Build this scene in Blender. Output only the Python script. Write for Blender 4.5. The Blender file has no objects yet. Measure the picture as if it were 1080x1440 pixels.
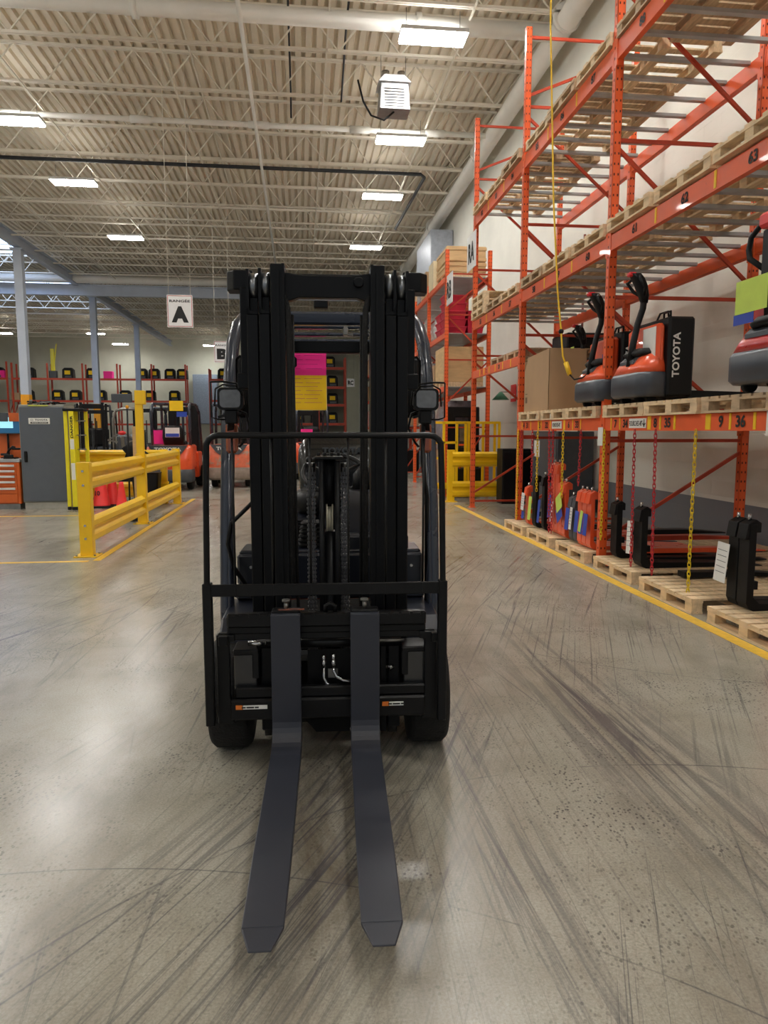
import bpy, math, random
from mathutils import Vector, Matrix
random.seed(7)
SC = bpy.context.scene
COL = SC.collection
PI = math.pi
def R(a): return math.radians(a)
# ------------------------------------------------------------------ materials
def srgb(c):
    def f(v):
        v /= 255.0
        return v/12.92 if v <= 0.04045 else ((v+0.055)/1.055)**2.4
    return tuple(f(v) for v in c[:3])+(1.0,)
def newmat(name):
    m = bpy.data.materials.new(name); m.use_nodes = True
    nt = m.node_tree; nt.nodes.clear()
    out = nt.nodes.new('ShaderNodeOutputMaterial')
    b = nt.nodes.new('ShaderNodeBsdfPrincipled')
    nt.links.new(b.outputs[0], out.inputs[0])
    return m, nt, b
def N(nt, t, **k):
    n = nt.nodes.new(t)
    for a, v in k.items():
        setattr(n, a, v)
    return n
def ramp(nt, src, stops):
    r = nt.nodes.new('ShaderNodeValToRGB')
    els = r.color_ramp.elements
    while len(els) < len(stops): els.new(0.5)
    for e, (p, c) in zip(els, stops):
        e.position = p; e.color = c if len(c) == 4 else tuple(c)+(1,)
    nt.links.new(src, r.inputs[0]); return r.outputs[0]
def mix(nt, fac, a, b, mode='MIX'):
    n = nt.nodes.new('ShaderNodeMix'); n.data_type = 'RGBA'; n.blend_type = mode
    if hasattr(fac, 'node'): nt.links.new(fac, n.inputs[0])
    else: n.inputs[0].default_value = fac
    for i, v in ((6, a), (7, b)):
        if hasattr(v, 'node'): nt.links.new(v, n.inputs[i])
        else: n.inputs[i].default_value = v
    return n.outputs[2]
def coords(nt, scale=(1, 1, 1), rot=(0, 0, 0), world=False):
    mp = nt.nodes.new('ShaderNodeMapping')
    if world:
        g = nt.nodes.new('ShaderNodeNewGeometry'); nt.links.new(g.outputs['Position'], mp.inputs[0])
    else:
        g = nt.nodes.new('ShaderNodeTexCoord'); nt.links.new(g.outputs['Object'], mp.inputs[0])
    mp.inputs['Scale'].default_value = scale; mp.inputs['Rotation'].default_value = rot
    return mp.outputs[0]
def rcoords(nt, phi, sx, sy, off=0.0):
    # world coordinates turned so that +Y runs along the given heading, then stretched
    a = nt.nodes.new('ShaderNodeMapping'); g = nt.nodes.new('ShaderNodeNewGeometry'); nt.links.new(g.outputs['Position'], a.inputs[0])
    a.inputs['Rotation'].default_value = (0, 0, R(phi))
    b = nt.nodes.new('ShaderNodeMapping'); nt.links.new(a.outputs[0], b.inputs[0])
    b.inputs['Scale'].default_value = (sx, sy, 1); b.inputs['Location'].default_value = (off, off*.7, 0)
    return b.outputs[0]
def noise(nt, vec, scale, detail=4, rough=.55, dist=0):
    n = nt.nodes.new('ShaderNodeTexNoise'); nt.links.new(vec, n.inputs['Vector'])
    n.inputs['Scale'].default_value = scale; n.inputs['Detail'].default_value = detail
    n.inputs['Roughness'].default_value = rough; n.inputs['Distortion'].default_value = dist
    return n.outputs['Fac']
MC = {}
def mat(name, rgb, rough=.5, metal=0.0, var=.12, scale=9, bump=0.0, coat=0.0, spec=.5, stretch=(1, 1, 1), wear=None, bs=None):
    if name in MC: return MC[name]
    m, nt, b = newmat(name)
    c = srgb(rgb); v = coords(nt, stretch)
    f = noise(nt, v, scale)
    lo = tuple(x*(1-var) for x in c[:3])+(1,); hi = tuple(min(1, x*(1+var)) for x in c[:3])+(1,)
    col = ramp(nt, f, [(.3, lo), (.7, hi)])
    if wear:
        f2 = noise(nt, v, wear[1], 8, .7)
        k = ramp(nt, f2, [(wear[2], (0, 0, 0)), (wear[2]+.06, (1, 1, 1))])
        col = mix(nt, k, col, srgb(wear[0]))
    nt.links.new(col, b.inputs['Base Color'])
    b.inputs['Metallic'].default_value = metal
    b.inputs['Specular IOR Level'].default_value = spec
    b.inputs['Coat Weight'].default_value = coat
    rr = nt.nodes.new('ShaderNodeMapRange'); nt.links.new(f, rr.inputs[0])
    rr.inputs[3].default_value = max(.03, rough-.08); rr.inputs[4].default_value = min(1, rough+.08)
    nt.links.new(rr.outputs[0], b.inputs['Roughness'])
    if bump:
        bp = nt.nodes.new('ShaderNodeBump'); bp.inputs['Strength'].default_value = bump; bp.inputs['Distance'].default_value = .01
        fb = noise(nt, v, bs or scale*6, 3); nt.links.new(fb, bp.inputs['Height']); nt.links.new(bp.outputs[0], b.inputs['Normal'])
    MC[name] = m; return m
def emat(name, rgb, s):
    if name in MC: return MC[name]
    m, nt, b = newmat(name)
    b.inputs['Base Color'].default_value = srgb(rgb); b.inputs['Emission Color'].default_value = srgb(rgb)
    b.inputs['Emission Strength'].default_value = s
    MC[name] = m; return m
# ------------------------------------------------------------------ mesh builder
class MB:
    def __init__(s): s.v = []; s.f = []; s.mi = []; s.sm = []
    def add(s, vs, fs, mi=0, smooth=False):
        o = len(s.v); s.v += [Vector(p) for p in vs]
        for f in fs: s.f.append([o+i for i in f]); s.mi.append(mi); s.sm.append(smooth)
        return s
    def box(s, x0, x1, y0, y1, z0, z1, mi=0):
        if x0 > x1: x0, x1 = x1, x0
        if y0 > y1: y0, y1 = y1, y0
        if z0 > z1: z0, z1 = z1, z0
        vs = [(x0,y0,z0),(x1,y0,z0),(x1,y1,z0),(x0,y1,z0),(x0,y0,z1),(x1,y0,z1),(x1,y1,z1),(x0,y1,z1)]
        return s.add(vs, [(3,2,1,0),(4,5,6,7),(0,1,5,4),(1,2,6,5),(2,3,7,6),(3,0,4,7)], mi)
    def cbox(s, x0, x1, y0, y1, z0, z1, c=.01, mi=0):
        # box with all edges chamfered, as three intersecting rings
        X = (x0, x0+c, x1-c, x1); Y = (y0, y0+c, y1-c, y1); Z = (z0, z0+c, z1-c, z1)
        import itertools
        o = len(s.v); idx = {}
        for i, (sx, sy, sz) in enumerate(itertools.product((0, 1), repeat=3)):
            ex, ix = (0, 1) if sx == 0 else (3, 2); ey, iy = (0, 1) if sy == 0 else (3, 2); ez, iz = (0, 1) if sz == 0 else (3, 2)
            for k, p in enumerate(((X[ex], Y[iy], Z[iz]), (X[ix], Y[ey], Z[iz]), (X[ix], Y[iy], Z[ez]))):
                idx[(sx, sy, sz, k)] = len(s.v); s.v.append(Vector(p))
        def q(*a):
            f = [idx[t] for t in a]
            n = (s.v[f[1]]-s.v[f[0]]).cross(s.v[f[2]]-s.v[f[1]])
            ctr = Vector(((x0+x1)/2, (y0+y1)/2, (z0+z1)/2))
            if n.dot(s.v[f[0]]-ctr) < 0: f.reverse()
            s.f.append(f); s.mi.append(mi); s.sm.append(False)
        for d in (0, 1):
            q((d,0,0,0),(d,1,0,0),(d,1,1,0),(d,0,1,0)); q((0,d,0,1),(1,d,0,1),(1,d,1,1),(0,d,1,1)); q((0,0,d,2),(1,0,d,2),(1,1,d,2),(0,1,d,2))
        for a in (0, 1):
            for b in (0, 1):
                q((a,b,0,0),(a,b,1,0),(a,b,1,1),(a,b,0,1)); q((a,0,b,0),(a,1,b,0),(a,1,b,2),(a,0,b,2)); q((0,a,b,1),(1,a,b,1),(1,a,b,2),(0,a,b,2))
                for c2 in (0, 1): q((a,b,c2,0),(a,b,c2,1),(a,b,c2,2))
        return s
    def bar(s, p0, p1, w, h=None, up=(0, 0, 1), mi=0):
        p0, p1 = Vector(p0), Vector(p1); h = h or w
        d = (p1-p0).normalized(); u = Vector(up)
        if abs(d.dot(u)) > .98: u = Vector((1, 0, 0))
        a = d.cross(u).normalized(); b = a.cross(d).normalized()
        vs = [p+a*i*w/2+b*j*h/2 for p in (p0, p1) for i, j in ((-1,-1),(1,-1),(1,1),(-1,1))]
        return s.add(vs, [(3,2,1,0),(4,5,6,7),(0,1,5,4),(1,2,6,5),(2,3,7,6),(3,0,4,7)], mi)
    def tube(s, pts, r, n=10, closed=False, mi=0, caps=True, smooth=True, sq=None):
        pts = [Vector(p) for p in pts]; m = len(pts); rs = r if isinstance(r, (list, tuple)) else [r]*m
        o = len(s.v); prev = None
        for i, p in enumerate(pts):
            if closed: t = (pts[(i+1) % m]-pts[i-1])
            else: t = pts[min(i+1, m-1)]-pts[max(i-1, 0)]
            t.normalize()
            if prev is None:
                u = Vector((0, 0, 1)) if abs(t.z) < .9 else Vector((1, 0, 0))
                a = t.cross(u).normalized()
            else: a = (prev-t*prev.dot(t)).normalized()
            prev = a; b = t.cross(a)
            for k in range(n):
                an = 2*PI*(k+.5)/n; ca, sa = math.cos(an), math.sin(an)
                s.v.append(p+(a*ca+b*sa*(sq or 1))*rs[i])
        for i in range(m if closed else m-1):
            j = (i+1) % m
            for k in range(n):
                l = (k+1) % n
                s.f.append([o+i*n+k, o+i*n+l, o+j*n+l, o+j*n+k]); s.mi.append(mi); s.sm.append(smooth)
        if caps and not closed:
            s.f.append([o+k for k in range(n)][::-1]); s.mi.append(mi); s.sm.append(False)
            s.f.append([o+(m-1)*n+k for k in range(n)]); s.mi.append(mi); s.sm.append(False)
        return s
    def cyl(s, p0, p1, r0, r1=None, n=16, mi=0): return s.tube([p0, p1], [r0, r0 if r1 is None else r1], n, mi=mi)
    def prism(s, poly, fn, d0, d1, mi=0, smooth=False):
        # poly: 2-D outline, fn(u,v,d) -> 3-D point
        n = len(poly)
        vs = [fn(u, v, d0) for u, v in poly]+[fn(u, v, d1) for u, v in poly]
        fs = [list(range(n))[::-1], list(range(n, 2*n))]+[(i, (i+1) % n, n+(i+1) % n, n+i) for i in range(n)]
        return s.add(vs, fs, mi, smooth)
    def loft(s, rings, mi=0, smooth=True, caps=True):
        n = len(rings[0]); o = len(s.v)
        for r in rings: s.v += [Vector(p) for p in r]
        for i in range(len(rings)-1):
            for k in range(n):
                l = (k+1) % n
                s.f.append([o+i*n+k, o+i*n+l, o+(i+1)*n+l, o+(i+1)*n+k]); s.mi.append(mi); s.sm.append(smooth)
        if caps:
            s.f.append([o+k for k in range(n)][::-1]); s.mi.append(mi); s.sm.append(False)
            s.f.append([o+(len(rings)-1)*n+k for k in range(n)]); s.mi.append(mi); s.sm.append(False)
        return s
    def sphere(s, c, r, n=10, m=8, mi=0, sc=(1, 1, 1)):
        c = Vector(c); rings = []
        for i in range(m+1):
            a = -PI/2+PI*i/m; a = max(-PI/2+.02, min(PI/2-.02, a))
            rings.append([(c.x+sc[0]*r*math.cos(a)*math.cos(2*PI*k/n), c.y+sc[1]*r*math.cos(a)*math.sin(2*PI*k/n), c.z+sc[2]*r*math.sin(a)) for k in range(n)])
        return s.loft(rings, mi)
    def lathe(s, prof, c, axis='z', n=20, mi=0):
        rings = []
        for r, h in prof:
            ring = []
            for k in range(n):
                a = 2*PI*k/n; x, y = r*math.cos(a), r*math.sin(a)
                ring.append({'z': (c[0]+x, c[1]+y, c[2]+h), 'x': (c[0]+h, c[1]+x, c[2]+y), 'y': (c[0]+y, c[1]+h, c[2]+x)}[axis])
            rings.append(ring)
        return s.loft(rings, mi)
    def xf(s, M, start=0):
        for i in range(start, len(s.v)): s.v[i] = M @ s.v[i]
        return s
    def join(s, o):
        k = len(s.v); s.v += o.v; s.f += [[k+i for i in f] for f in o.f]; s.mi += o.mi; s.sm += o.sm
        return s
    def mesh(s, name, mats):
        me = bpy.data.meshes.new(name); me.from_pydata([tuple(v) for v in s.v], [], s.f)
        for m in (mats if isinstance(mats, (list, tuple)) else [mats]): me.materials.append(m)
        for p, i, q in zip(me.polygons, s.mi, s.sm): p.material_index = i; p.use_smooth = q
        me.update(); 
        import bmesh
        bm = bmesh.new(); bm.from_mesh(me); bmesh.ops.recalc_face_normals(bm, faces=bm.faces); bm.to_mesh(me); bm.free()
        return me
def rr_ring(w, d, z, c, r=.02, k=3, ox=0, oy=0, plane='xy'):
    # rounded rectangle ring for lofts
    pts = []
    for sx, sy, a0 in ((1, 1, 0), (-1, 1, 90), (-1, -1, 180), (1, -1, 270)):
        for i in range(k+1):
            a = R(a0+90*i/k); pts.append((c[0]+sx*(w/2-r)+r*math.cos(a), c[1]+sy*(d/2-r)+r*math.sin(a)))
    if plane == 'xy': return [(x, y, z) for x, y in pts]
    if plane == 'xz': return [(x, z, y) for x, y in pts]
    return [(z, x, y) for x, y in pts]
def arc(c, r, a0, a1, n, f):
    return [f(c[0]+r*math.cos(R(a0+(a1-a0)*i/n)), c[1]+r*math.sin(R(a0+(a1-a0)*i/n))) for i in range(n+1)]
# ------------------------------------------------------------------ things and parts
def setp(o, label=None, cat=None, group=None, kind=None):
    if label: o['label'] = label
    if cat: o['category'] = cat
    if group: o['group'] = group
    if kind: o['kind'] = kind
    return o
def thing(name, label, cat, loc=(0, 0, 0), rz=0, group=None, kind=None):
    o = bpy.data.objects.new(name, None); COL.objects.link(o); o.empty_display_size = .1
    o.location = loc; o.rotation_euler = (0, 0, rz)
    return setp(o, label, cat, group, kind)
def part(name, mb, m, parent, label=None, world=False, bevel=0):
    me = mb if isinstance(mb, bpy.types.Mesh) else None
    if me is None:
        if world:
            off = Vector(parent.location)
            if parent.parent: off += Vector(parent.parent.location)
            mb.v = [v-off for v in mb.v]
        me = mb.mesh(name, m)
    o = bpy.data.objects.new(name, me); COL.objects.link(o); o.parent = parent
    if label: o['label'] = label
    if bevel: bev(o, bevel)
    return o
def bev(o, w, seg=2):
    b = o.modifiers.new('bevel', 'BEVEL'); b.width = w; b.segments = seg; b.limit_method = 'ANGLE'; b.angle_limit = R(40)
def solo(name, mb, m, label, cat, group=None, kind=None, bevel=0):
    xs = [v.x for v in mb.v]; ys = [v.y for v in mb.v]; zs = [v.z for v in mb.v]
    c = Vector(((min(xs)+max(xs))/2, (min(ys)+max(ys))/2, min(zs)))
    mb.v = [v-c for v in mb.v]
    o = bpy.data.objects.new(name, mb.mesh(name, m)); COL.objects.link(o); o.location = c
    if bevel: bev(o, bevel)
    return setp(o, label, cat, group, kind)
def struct(name, mb, m, parent=None):
    o = bpy.data.objects.new(name, mb.mesh(name, m)); COL.objects.link(o)
    if parent: o.parent = parent
    else: o['kind'] = 'structure'
    return o
def kids(o): return [c for c in COL.objects if c.parent == o]
KID = {}
def copy_tree(root, loc, rz=None, label=None, group=None, world_par=None):
    if root.name not in KID:
        KID[root.name] = [(c, kids(c)) for c in kids(root)]
    r = root.copy(); COL.objects.link(r); r.location = loc
    if rz is not None: r.rotation_euler = (0, 0, rz)
    if label: r['label'] = label
    if group: r['group'] = group
    for c, gs in KID[root.name]:
        d = c.copy(); COL.objects.link(d); d.parent = r
        for g in gs:
            e = g.copy(); COL.objects.link(e); e.parent = d
    return r
def text_mesh(name, s, w, h, m, facing='-y', at=(0, 0, 0), bold=.02, depth=.001):
    cu = bpy.data.curves.new(name, 'FONT'); cu.body = s; cu.size = 1; cu.align_x = 'CENTER'; cu.offset = bold; cu.extrude = 0.001
    cu.resolution_u = 3
    t = bpy.data.objects.new('t', cu); COL.objects.link(t)
    bpy.context.view_layer.update()
    dg = bpy.context.evaluated_depsgraph_get()
    me = bpy.data.meshes.new_from_object(t.evaluated_get(dg)); bpy.data.objects.remove(t); me.name = name
    xs = [v.co.x for v in me.vertices]; ys = [v.co.y for v in me.vertices]
    cx, cy = (min(xs)+max(xs))/2, (min(ys)+max(ys))/2
    kx = w/(max(xs)-min(xs)) if w else h/(max(ys)-min(ys)); ky = h/(max(ys)-min(ys)) if h else kx
    for v in me.vertices:
        x, y, z = (v.co.x-cx)*kx, (v.co.y-cy)*ky, v.co.z*depth/.001*0+ (depth if v.co.z > 0 else 0)
        if facing == '-y': p = (x, -z, y)
        elif facing == '-x': p = (-z, -x, y)
        elif facing == 'y': p = (-x, z, y)
        elif facing == '-y90': p = (-y, -z, x)    # reads bottom to top
        else: p = (x, y, z)
        v.co = (p[0]+at[0], p[1]+at[1], p[2]+at[2])
    me.materials.clear(); me.materials.append(m)
    for p in me.polygons: p.material_index = 0
    return me
# ------------------------------------------------------------------ palette
M_blk = mat('black_paint', (13, 13, 15), .36, var=.25, scale=6, bump=.1, wear=((40, 40, 42), 30, .68), spec=.28)
M_blk2 = mat('black_matte', (9, 9, 11), .5, var=.2, scale=12, spec=.3)
M_mast = mat('mast_black', (9, 10, 13), .42, var=.18, scale=5, stretch=(1, 1, .3), bump=.08, spec=.2)
M_fork = mat('fork_black', (38, 41, 52), .45, var=.12, scale=4, stretch=(1, .6, 1), wear=((52, 55, 66), 8, .68), spec=.6)
M_navy = mat('slate_frame_paint', (40, 46, 60), .28, var=.1, scale=4, coat=.3)
M_body = mat('charcoal_body', (26, 30, 42), .34, var=.12, scale=4, coat=.2)
M_rub = mat('rubber', (15, 14, 14), .85, var=.3, scale=14, bump=.5)
M_chrome = mat('bright_steel', (190, 190, 192), .22, metal=1, var=.06)
M_steel = mat('dull_steel', (140, 138, 134), .42, metal=.9, var=.2)
M_galv = mat('galvanised_bar', (172, 175, 178), .42, metal=.3, var=.15, scale=3)
M_orange = mat('rack_orange', (236, 96, 42), .42, var=.08, scale=4, wear=((190, 70, 40), 14, .68), coat=.15)
M_orangebr = mat('rack_brace_orange', (190, 66, 38), .5, var=.12, scale=4)
M_truck = mat('truck_orange', (240, 92, 48), .3, var=.06, coat=.4)
M_grey = mat('truck_grey', (70, 74, 80), .42, var=.1)
M_yel = mat('safety_yellow', (243, 196, 14), .4, var=.06, scale=3, coat=.2)
M_yelp = mat('floor_yellow', (226, 182, 60), .55, var=.12, scale=20, wear=((160, 140, 90), 30, .68))
M_wood = mat('pallet_wood', (226, 200, 162), .75, var=.22, scale=5, stretch=(6, 1, 4), bump=.3, wear=((150, 118, 84), 5, .64))
M_woodg = mat('pallet_wood_old', (196, 170, 138), .8, var=.25, scale=5, stretch=(6, 1, 4), bump=.3)
M_ply = mat('crate_wood', (214, 180, 132), .7, var=.12, scale=3, stretch=(1, 1, 5))
M_card = mat('cardboard', (178, 146, 112), .8, var=.06, scale=3)
M_white = mat('white_paper', (232, 232, 228), .7, var=.03)
M_lime = mat('lime_paper', (196, 220, 96), .7, var=.05)
M_blue = mat('blue_card', (44, 74, 178), .6, var=.08)
M_pink = mat('pink_card', (255, 40, 150), .7, var=.03)
M_ycard = mat('yellow_card', (250, 205, 20), .7, var=.05, stretch=(.4, 1, 3))
M_ink = mat('black_ink', (18, 18, 18), .6, var=.05)
M_red = mat('red_plastic', (214, 34, 40), .35, var=.08)
M_redc = mat('red_chain', (196, 40, 52), .4, var=.1)
M_yelc = mat('yellow_chain', (238, 206, 30), .4, var=.08)
M_bin = mat('crimson_bin', (196, 34, 62), .45, var=.08)
M_glass = mat('lamp_glass', (104, 105, 108), .1, var=.15, scale=30, coat=.6)
M_amber = mat('amber_lens', (150, 72, 40), .25, var=.15, scale=20, coat=.4)
M_ceil = mat('ceiling_paint', (232, 221, 202), .7, var=.05, scale=1)
M_joist = mat('joist_paint', (242, 236, 222), .6, var=.05, scale=2)
M_pipe = mat('pipe_paint', (242, 240, 234), .5, var=.04, scale=2)
M_dpipe = mat('black_pipe', (40, 42, 48), .5, var=.1)
M_colm = mat('column_paint', (196, 204, 218), .5, var=.06, scale=2)
M_band = mat('column_band', (246, 168, 24), .5, var=.05)
M_film = mat('stretch_film', (190, 186, 184), .25, var=.2, scale=14, bump=.6, coat=.5)
M_cord = mat('yellow_cord', (232, 190, 40), .5, var=.06)
# ------------------------------------------------------------------ the hall
XR, XL, YF, YB, ZD = 5.3, -34.0, 66.0, -14.0, 9.95
def floor_material():
    m, nt, b = newmat('polished_concrete')
    w = coords(nt, world=True)
    big = noise(nt, w, .3, 5, .6, .6); med = noise(nt, w, 1.7, 5, .6, .1)
    col = ramp(nt, big, [(.3, srgb((160, 154, 139))), (.5, srgb((180, 175, 161))), (.72, srgb((194, 190, 178)))])
    col = mix(nt, .5, col, ramp(nt, med, [(.3, srgb((148, 141, 125))), (.55, srgb((184, 179, 166))), (.8, srgb((186, 181, 168)))]))
    # cloudy trowel marks
    col = mix(nt, .5, col, ramp(nt, noise(nt, rcoords(nt, 84, 5, .7), 1.0, 7, .66, .3), [(.25, (.72, .72, .73)), (.8, (1, 1, 1))]), 'MULTIPLY')
    fine = noise(nt, w, 120, 3, .7); col = mix(nt, .7, col, ramp(nt, fine, [(.32, (.55, .54, .52)), (.66, (1, 1, 1))]), 'MULTIPLY')
    # aggregate freckles, in worn patches only
    vo = nt.nodes.new('ShaderNodeTexVoronoi'); nt.links.new(rcoords(nt, 20, 62, 44), vo.inputs['Vector']); vo.inputs['Scale'].default_value = 1
    sp = ramp(nt, vo.outputs['Distance'], [(.22, (1, 1, 1)), (.36, (0, 0, 0))])
    sm = ramp(nt, noise(nt, w, 1.3, 6, .75), [(.47, (0, 0, 0)), (.62, (.85, .85, .85))])
    col = mix(nt, mix(nt, 1, sp, sm, 'MULTIPLY'), col, srgb((78, 74, 72)))
    # brown wear
    st = ramp(nt, noise(nt, rcoords(nt, 6, 1.5, .45, 3.1), 1.0, 8, .75, .3), [(.47, (0, 0, 0)), (.74, (.8, .8, .8))])
    col = mix(nt, st, col, srgb((120, 111, 96)))
    # darker brown patch between the forks, broken up by noise
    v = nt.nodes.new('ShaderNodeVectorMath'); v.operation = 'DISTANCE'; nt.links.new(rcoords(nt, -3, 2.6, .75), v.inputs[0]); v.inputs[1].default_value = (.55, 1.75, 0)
    brown_patch = nt.nodes.new('ShaderNodeMapRange'); nt.links.new(v.outputs['Value'], brown_patch.inputs[0]); brown_patch.inputs[1].default_value = .2; brown_patch.inputs[2].default_value = 1.15; brown_patch.inputs[3].default_value = .9; brown_patch.inputs[4].default_value = 0
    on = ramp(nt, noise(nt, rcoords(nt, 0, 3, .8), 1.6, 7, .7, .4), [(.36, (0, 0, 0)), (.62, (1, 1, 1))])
    col = mix(nt, mix(nt, 1, on, brown_patch.outputs[0], 'MULTIPLY'), col, srgb((104, 92, 76)))
    # tyre scuffs: thin and broad streaks along several headings, gathered in patches
    for phi, sx, sy, lo, wd, k, ms, mo, msk in ((27, 30, .45, .56, .07, .75, .45, 4.0, .50), (22, 70, .5, .57, .06, .75, .5, 1.3, .47), (18, 8, .9, .61, .10, .55, .8, 7.7, .50), (3, 26, .4, .575, .07, .6, .6, 2.2, .49), (-3, 9, .6, .60, .10, .65, .45, 9.2, .50),
                                               (-9, 50, .5, .59, .06, .5, .6, 5.5, .51), (-30, 34, 1.0, .62, .05, .5, .9, 15.0, .56)):
        stn = noise(nt, rcoords(nt, phi, sx, sy, mo), 1.0, 6, .68, .35)
        a = ramp(nt, stn, [(lo, (0, 0, 0)), (lo+wd, (1, 1, 1))])
        mk = ramp(nt, noise(nt, rcoords(nt, phi, 1, .6, mo*3), ms, 4, .65, .5), [(msk, (0, 0, 0)), (msk+.12, (k, k, k))])
        col = mix(nt, mix(nt, 1, a, mk, 'MULTIPLY'), col, srgb((84, 82, 84)))
    # heavier scuffing where trucks turn in front of the rail, and along the rack side
    for phi, ex, ey, px, py, sx, sy, lo, k, mo in ((30, 1.5, .62, -1.75, 1.15, 40, .55, .50, .85, 2.0), (25, 1.7, .7, -1.4, 1.9, 16, .7, .54, .7, 6.0), (0, 2.6, .42, 3.9, 1.35, 14, .5, .47, .75, 3.0), (-2, 4.0, .5, 3.0, 1.15, 22, .6, .50, .7, 8.0), (2, .9, .3, .5, .8, 60, .5, .56, .5, 11.0)):
        v = nt.nodes.new('ShaderNodeVectorMath'); v.operation = 'DISTANCE'; nt.links.new(rcoords(nt, phi, ex, ey), v.inputs[0]); v.inputs[1].default_value = (px, py, 0)
        mr = nt.nodes.new('ShaderNodeMapRange'); nt.links.new(v.outputs['Value'], mr.inputs[0]); mr.inputs[1].default_value = .15; mr.inputs[2].default_value = 1.0; mr.inputs[3].default_value = k; mr.inputs[4].default_value = 0
        a = ramp(nt, noise(nt, rcoords(nt, phi, sx, sy, mo), 1.0, 6, .7, .4), [(lo, (0, 0, 0)), (lo+.1, (1, 1, 1))])
        col = mix(nt, mix(nt, 1, a, mr.outputs[0], 'MULTIPLY'), col, srgb((80, 78, 82)))
    # sweeping single tyre arcs
    sx_ = nt.nodes.new('ShaderNodeSeparateXYZ'); nt.links.new(w, sx_.inputs[0])
    for cx, cy, r, wd in ((-3.0, 3.6, 2.9, .006), (1.2, .2, 2.6, .007), (4.9, 1.0, 3.3, .02), (-2.6, .4, 2.35, .008), (6.2, 4.0, 4.75, .015), (-6.5, 6.4, 5.2, .01), (3.6, 6.6, 3.1, .006), (-.9, -.6, 2.9, .005)):
        v = nt.nodes.new('ShaderNodeVectorMath'); v.operation = 'DISTANCE'; nt.links.new(w, v.inputs[0]); v.inputs[1].default_value = (cx, cy, 0)
        m1 = nt.nodes.new('ShaderNodeMath'); m1.operation = 'SUBTRACT'; m1.inputs[1].default_value = r; nt.links.new(v.outputs['Value'], m1.inputs[0])
        m2 = nt.nodes.new('ShaderNodeMath'); m2.operation = 'ABSOLUTE'; nt.links.new(m1.outputs[0], m2.inputs[0])
        m3 = nt.nodes.new('ShaderNodeMapRange'); nt.links.new(m2.outputs[0], m3.inputs[0]); m3.inputs[1].default_value = 0; m3.inputs[2].default_value = wd; m3.inputs[3].default_value = .75; m3.inputs[4].default_value = 0
        mk = ramp(nt, noise(nt, rcoords(nt, cx*9, 1, 1, r), 1.1, 6, .7), [(.46, (0, 0, 0)), (.56, (1, 1, 1))])
        col = mix(nt, mix(nt, 1, mk, m3.outputs[0], 'MULTIPLY'), col, srgb((80, 78, 80)))
    for ax, per, off in (('X', 6.0, 2.15), ('Y', 6.0, 1.2)):
        a1 = nt.nodes.new('ShaderNodeMath'); a1.operation = 'ADD'; a1.inputs[1].default_value = off+600; nt.links.new(sx_.outputs[ax], a1.inputs[0])
        a2 = nt.nodes.new('ShaderNodeMath'); a2.operation = 'MODULO'; a2.inputs[1].default_value = per; nt.links.new(a1.outputs[0], a2.inputs[0])
        a3 = nt.nodes.new('ShaderNodeMath'); a3.operation = 'LESS_THAN'; a3.inputs[1].default_value = .006; nt.links.new(a2.outputs[0], a3.inputs[0])
        a4 = nt.nodes.new('ShaderNodeMath'); a4.operation = 'MULTIPLY'; a4.inputs[1].default_value = .45; nt.links.new(a3.outputs[0], a4.inputs[0])
        col = mix(nt, a4.outputs[0], col, srgb((100, 96, 90)))
    nt.links.new(col, b.inputs['Base Color'])
    rr = ramp(nt, noise(nt, w, .6, 3, .5), [(.25, (.19, .19, .19)), (.75, (.28, .28, .28))]); nt.links.new(rr, b.inputs['Roughness'])
    b.inputs['Specular IOR Level'].default_value = .6
    bp = nt.nodes.new('ShaderNodeBump'); bp.inputs['Strength'].default_value = .06; bp.inputs['Distance'].default_value = .01
    nt.links.new(noise(nt, w, 14, 5, .6), bp.inputs['Height']); nt.links.new(bp.outputs[0], b.inputs['Normal'])
    return m
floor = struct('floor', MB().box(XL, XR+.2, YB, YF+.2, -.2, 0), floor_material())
def line(pts, w, kname='painted_line'):
    mb = MB()
    for a, b in zip(pts[:-1], pts[1:]): mb.bar((a[0], a[1], .0015), (b[0], b[1], .0015), w, .003)
    o = part(kname, mb, M_yelp, floor, 'worn yellow painted floor line'); return o
line([(2.95, -6), (2.95, 13.4)], .10)
line([(-12, 8.07), (-2.36, 8.07)], .07); line([(-2.28, 8.1), (-2.28, 15.3)], .08)
line([(-12, 12.5), (-3.4, 12.5)], .07)
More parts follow.
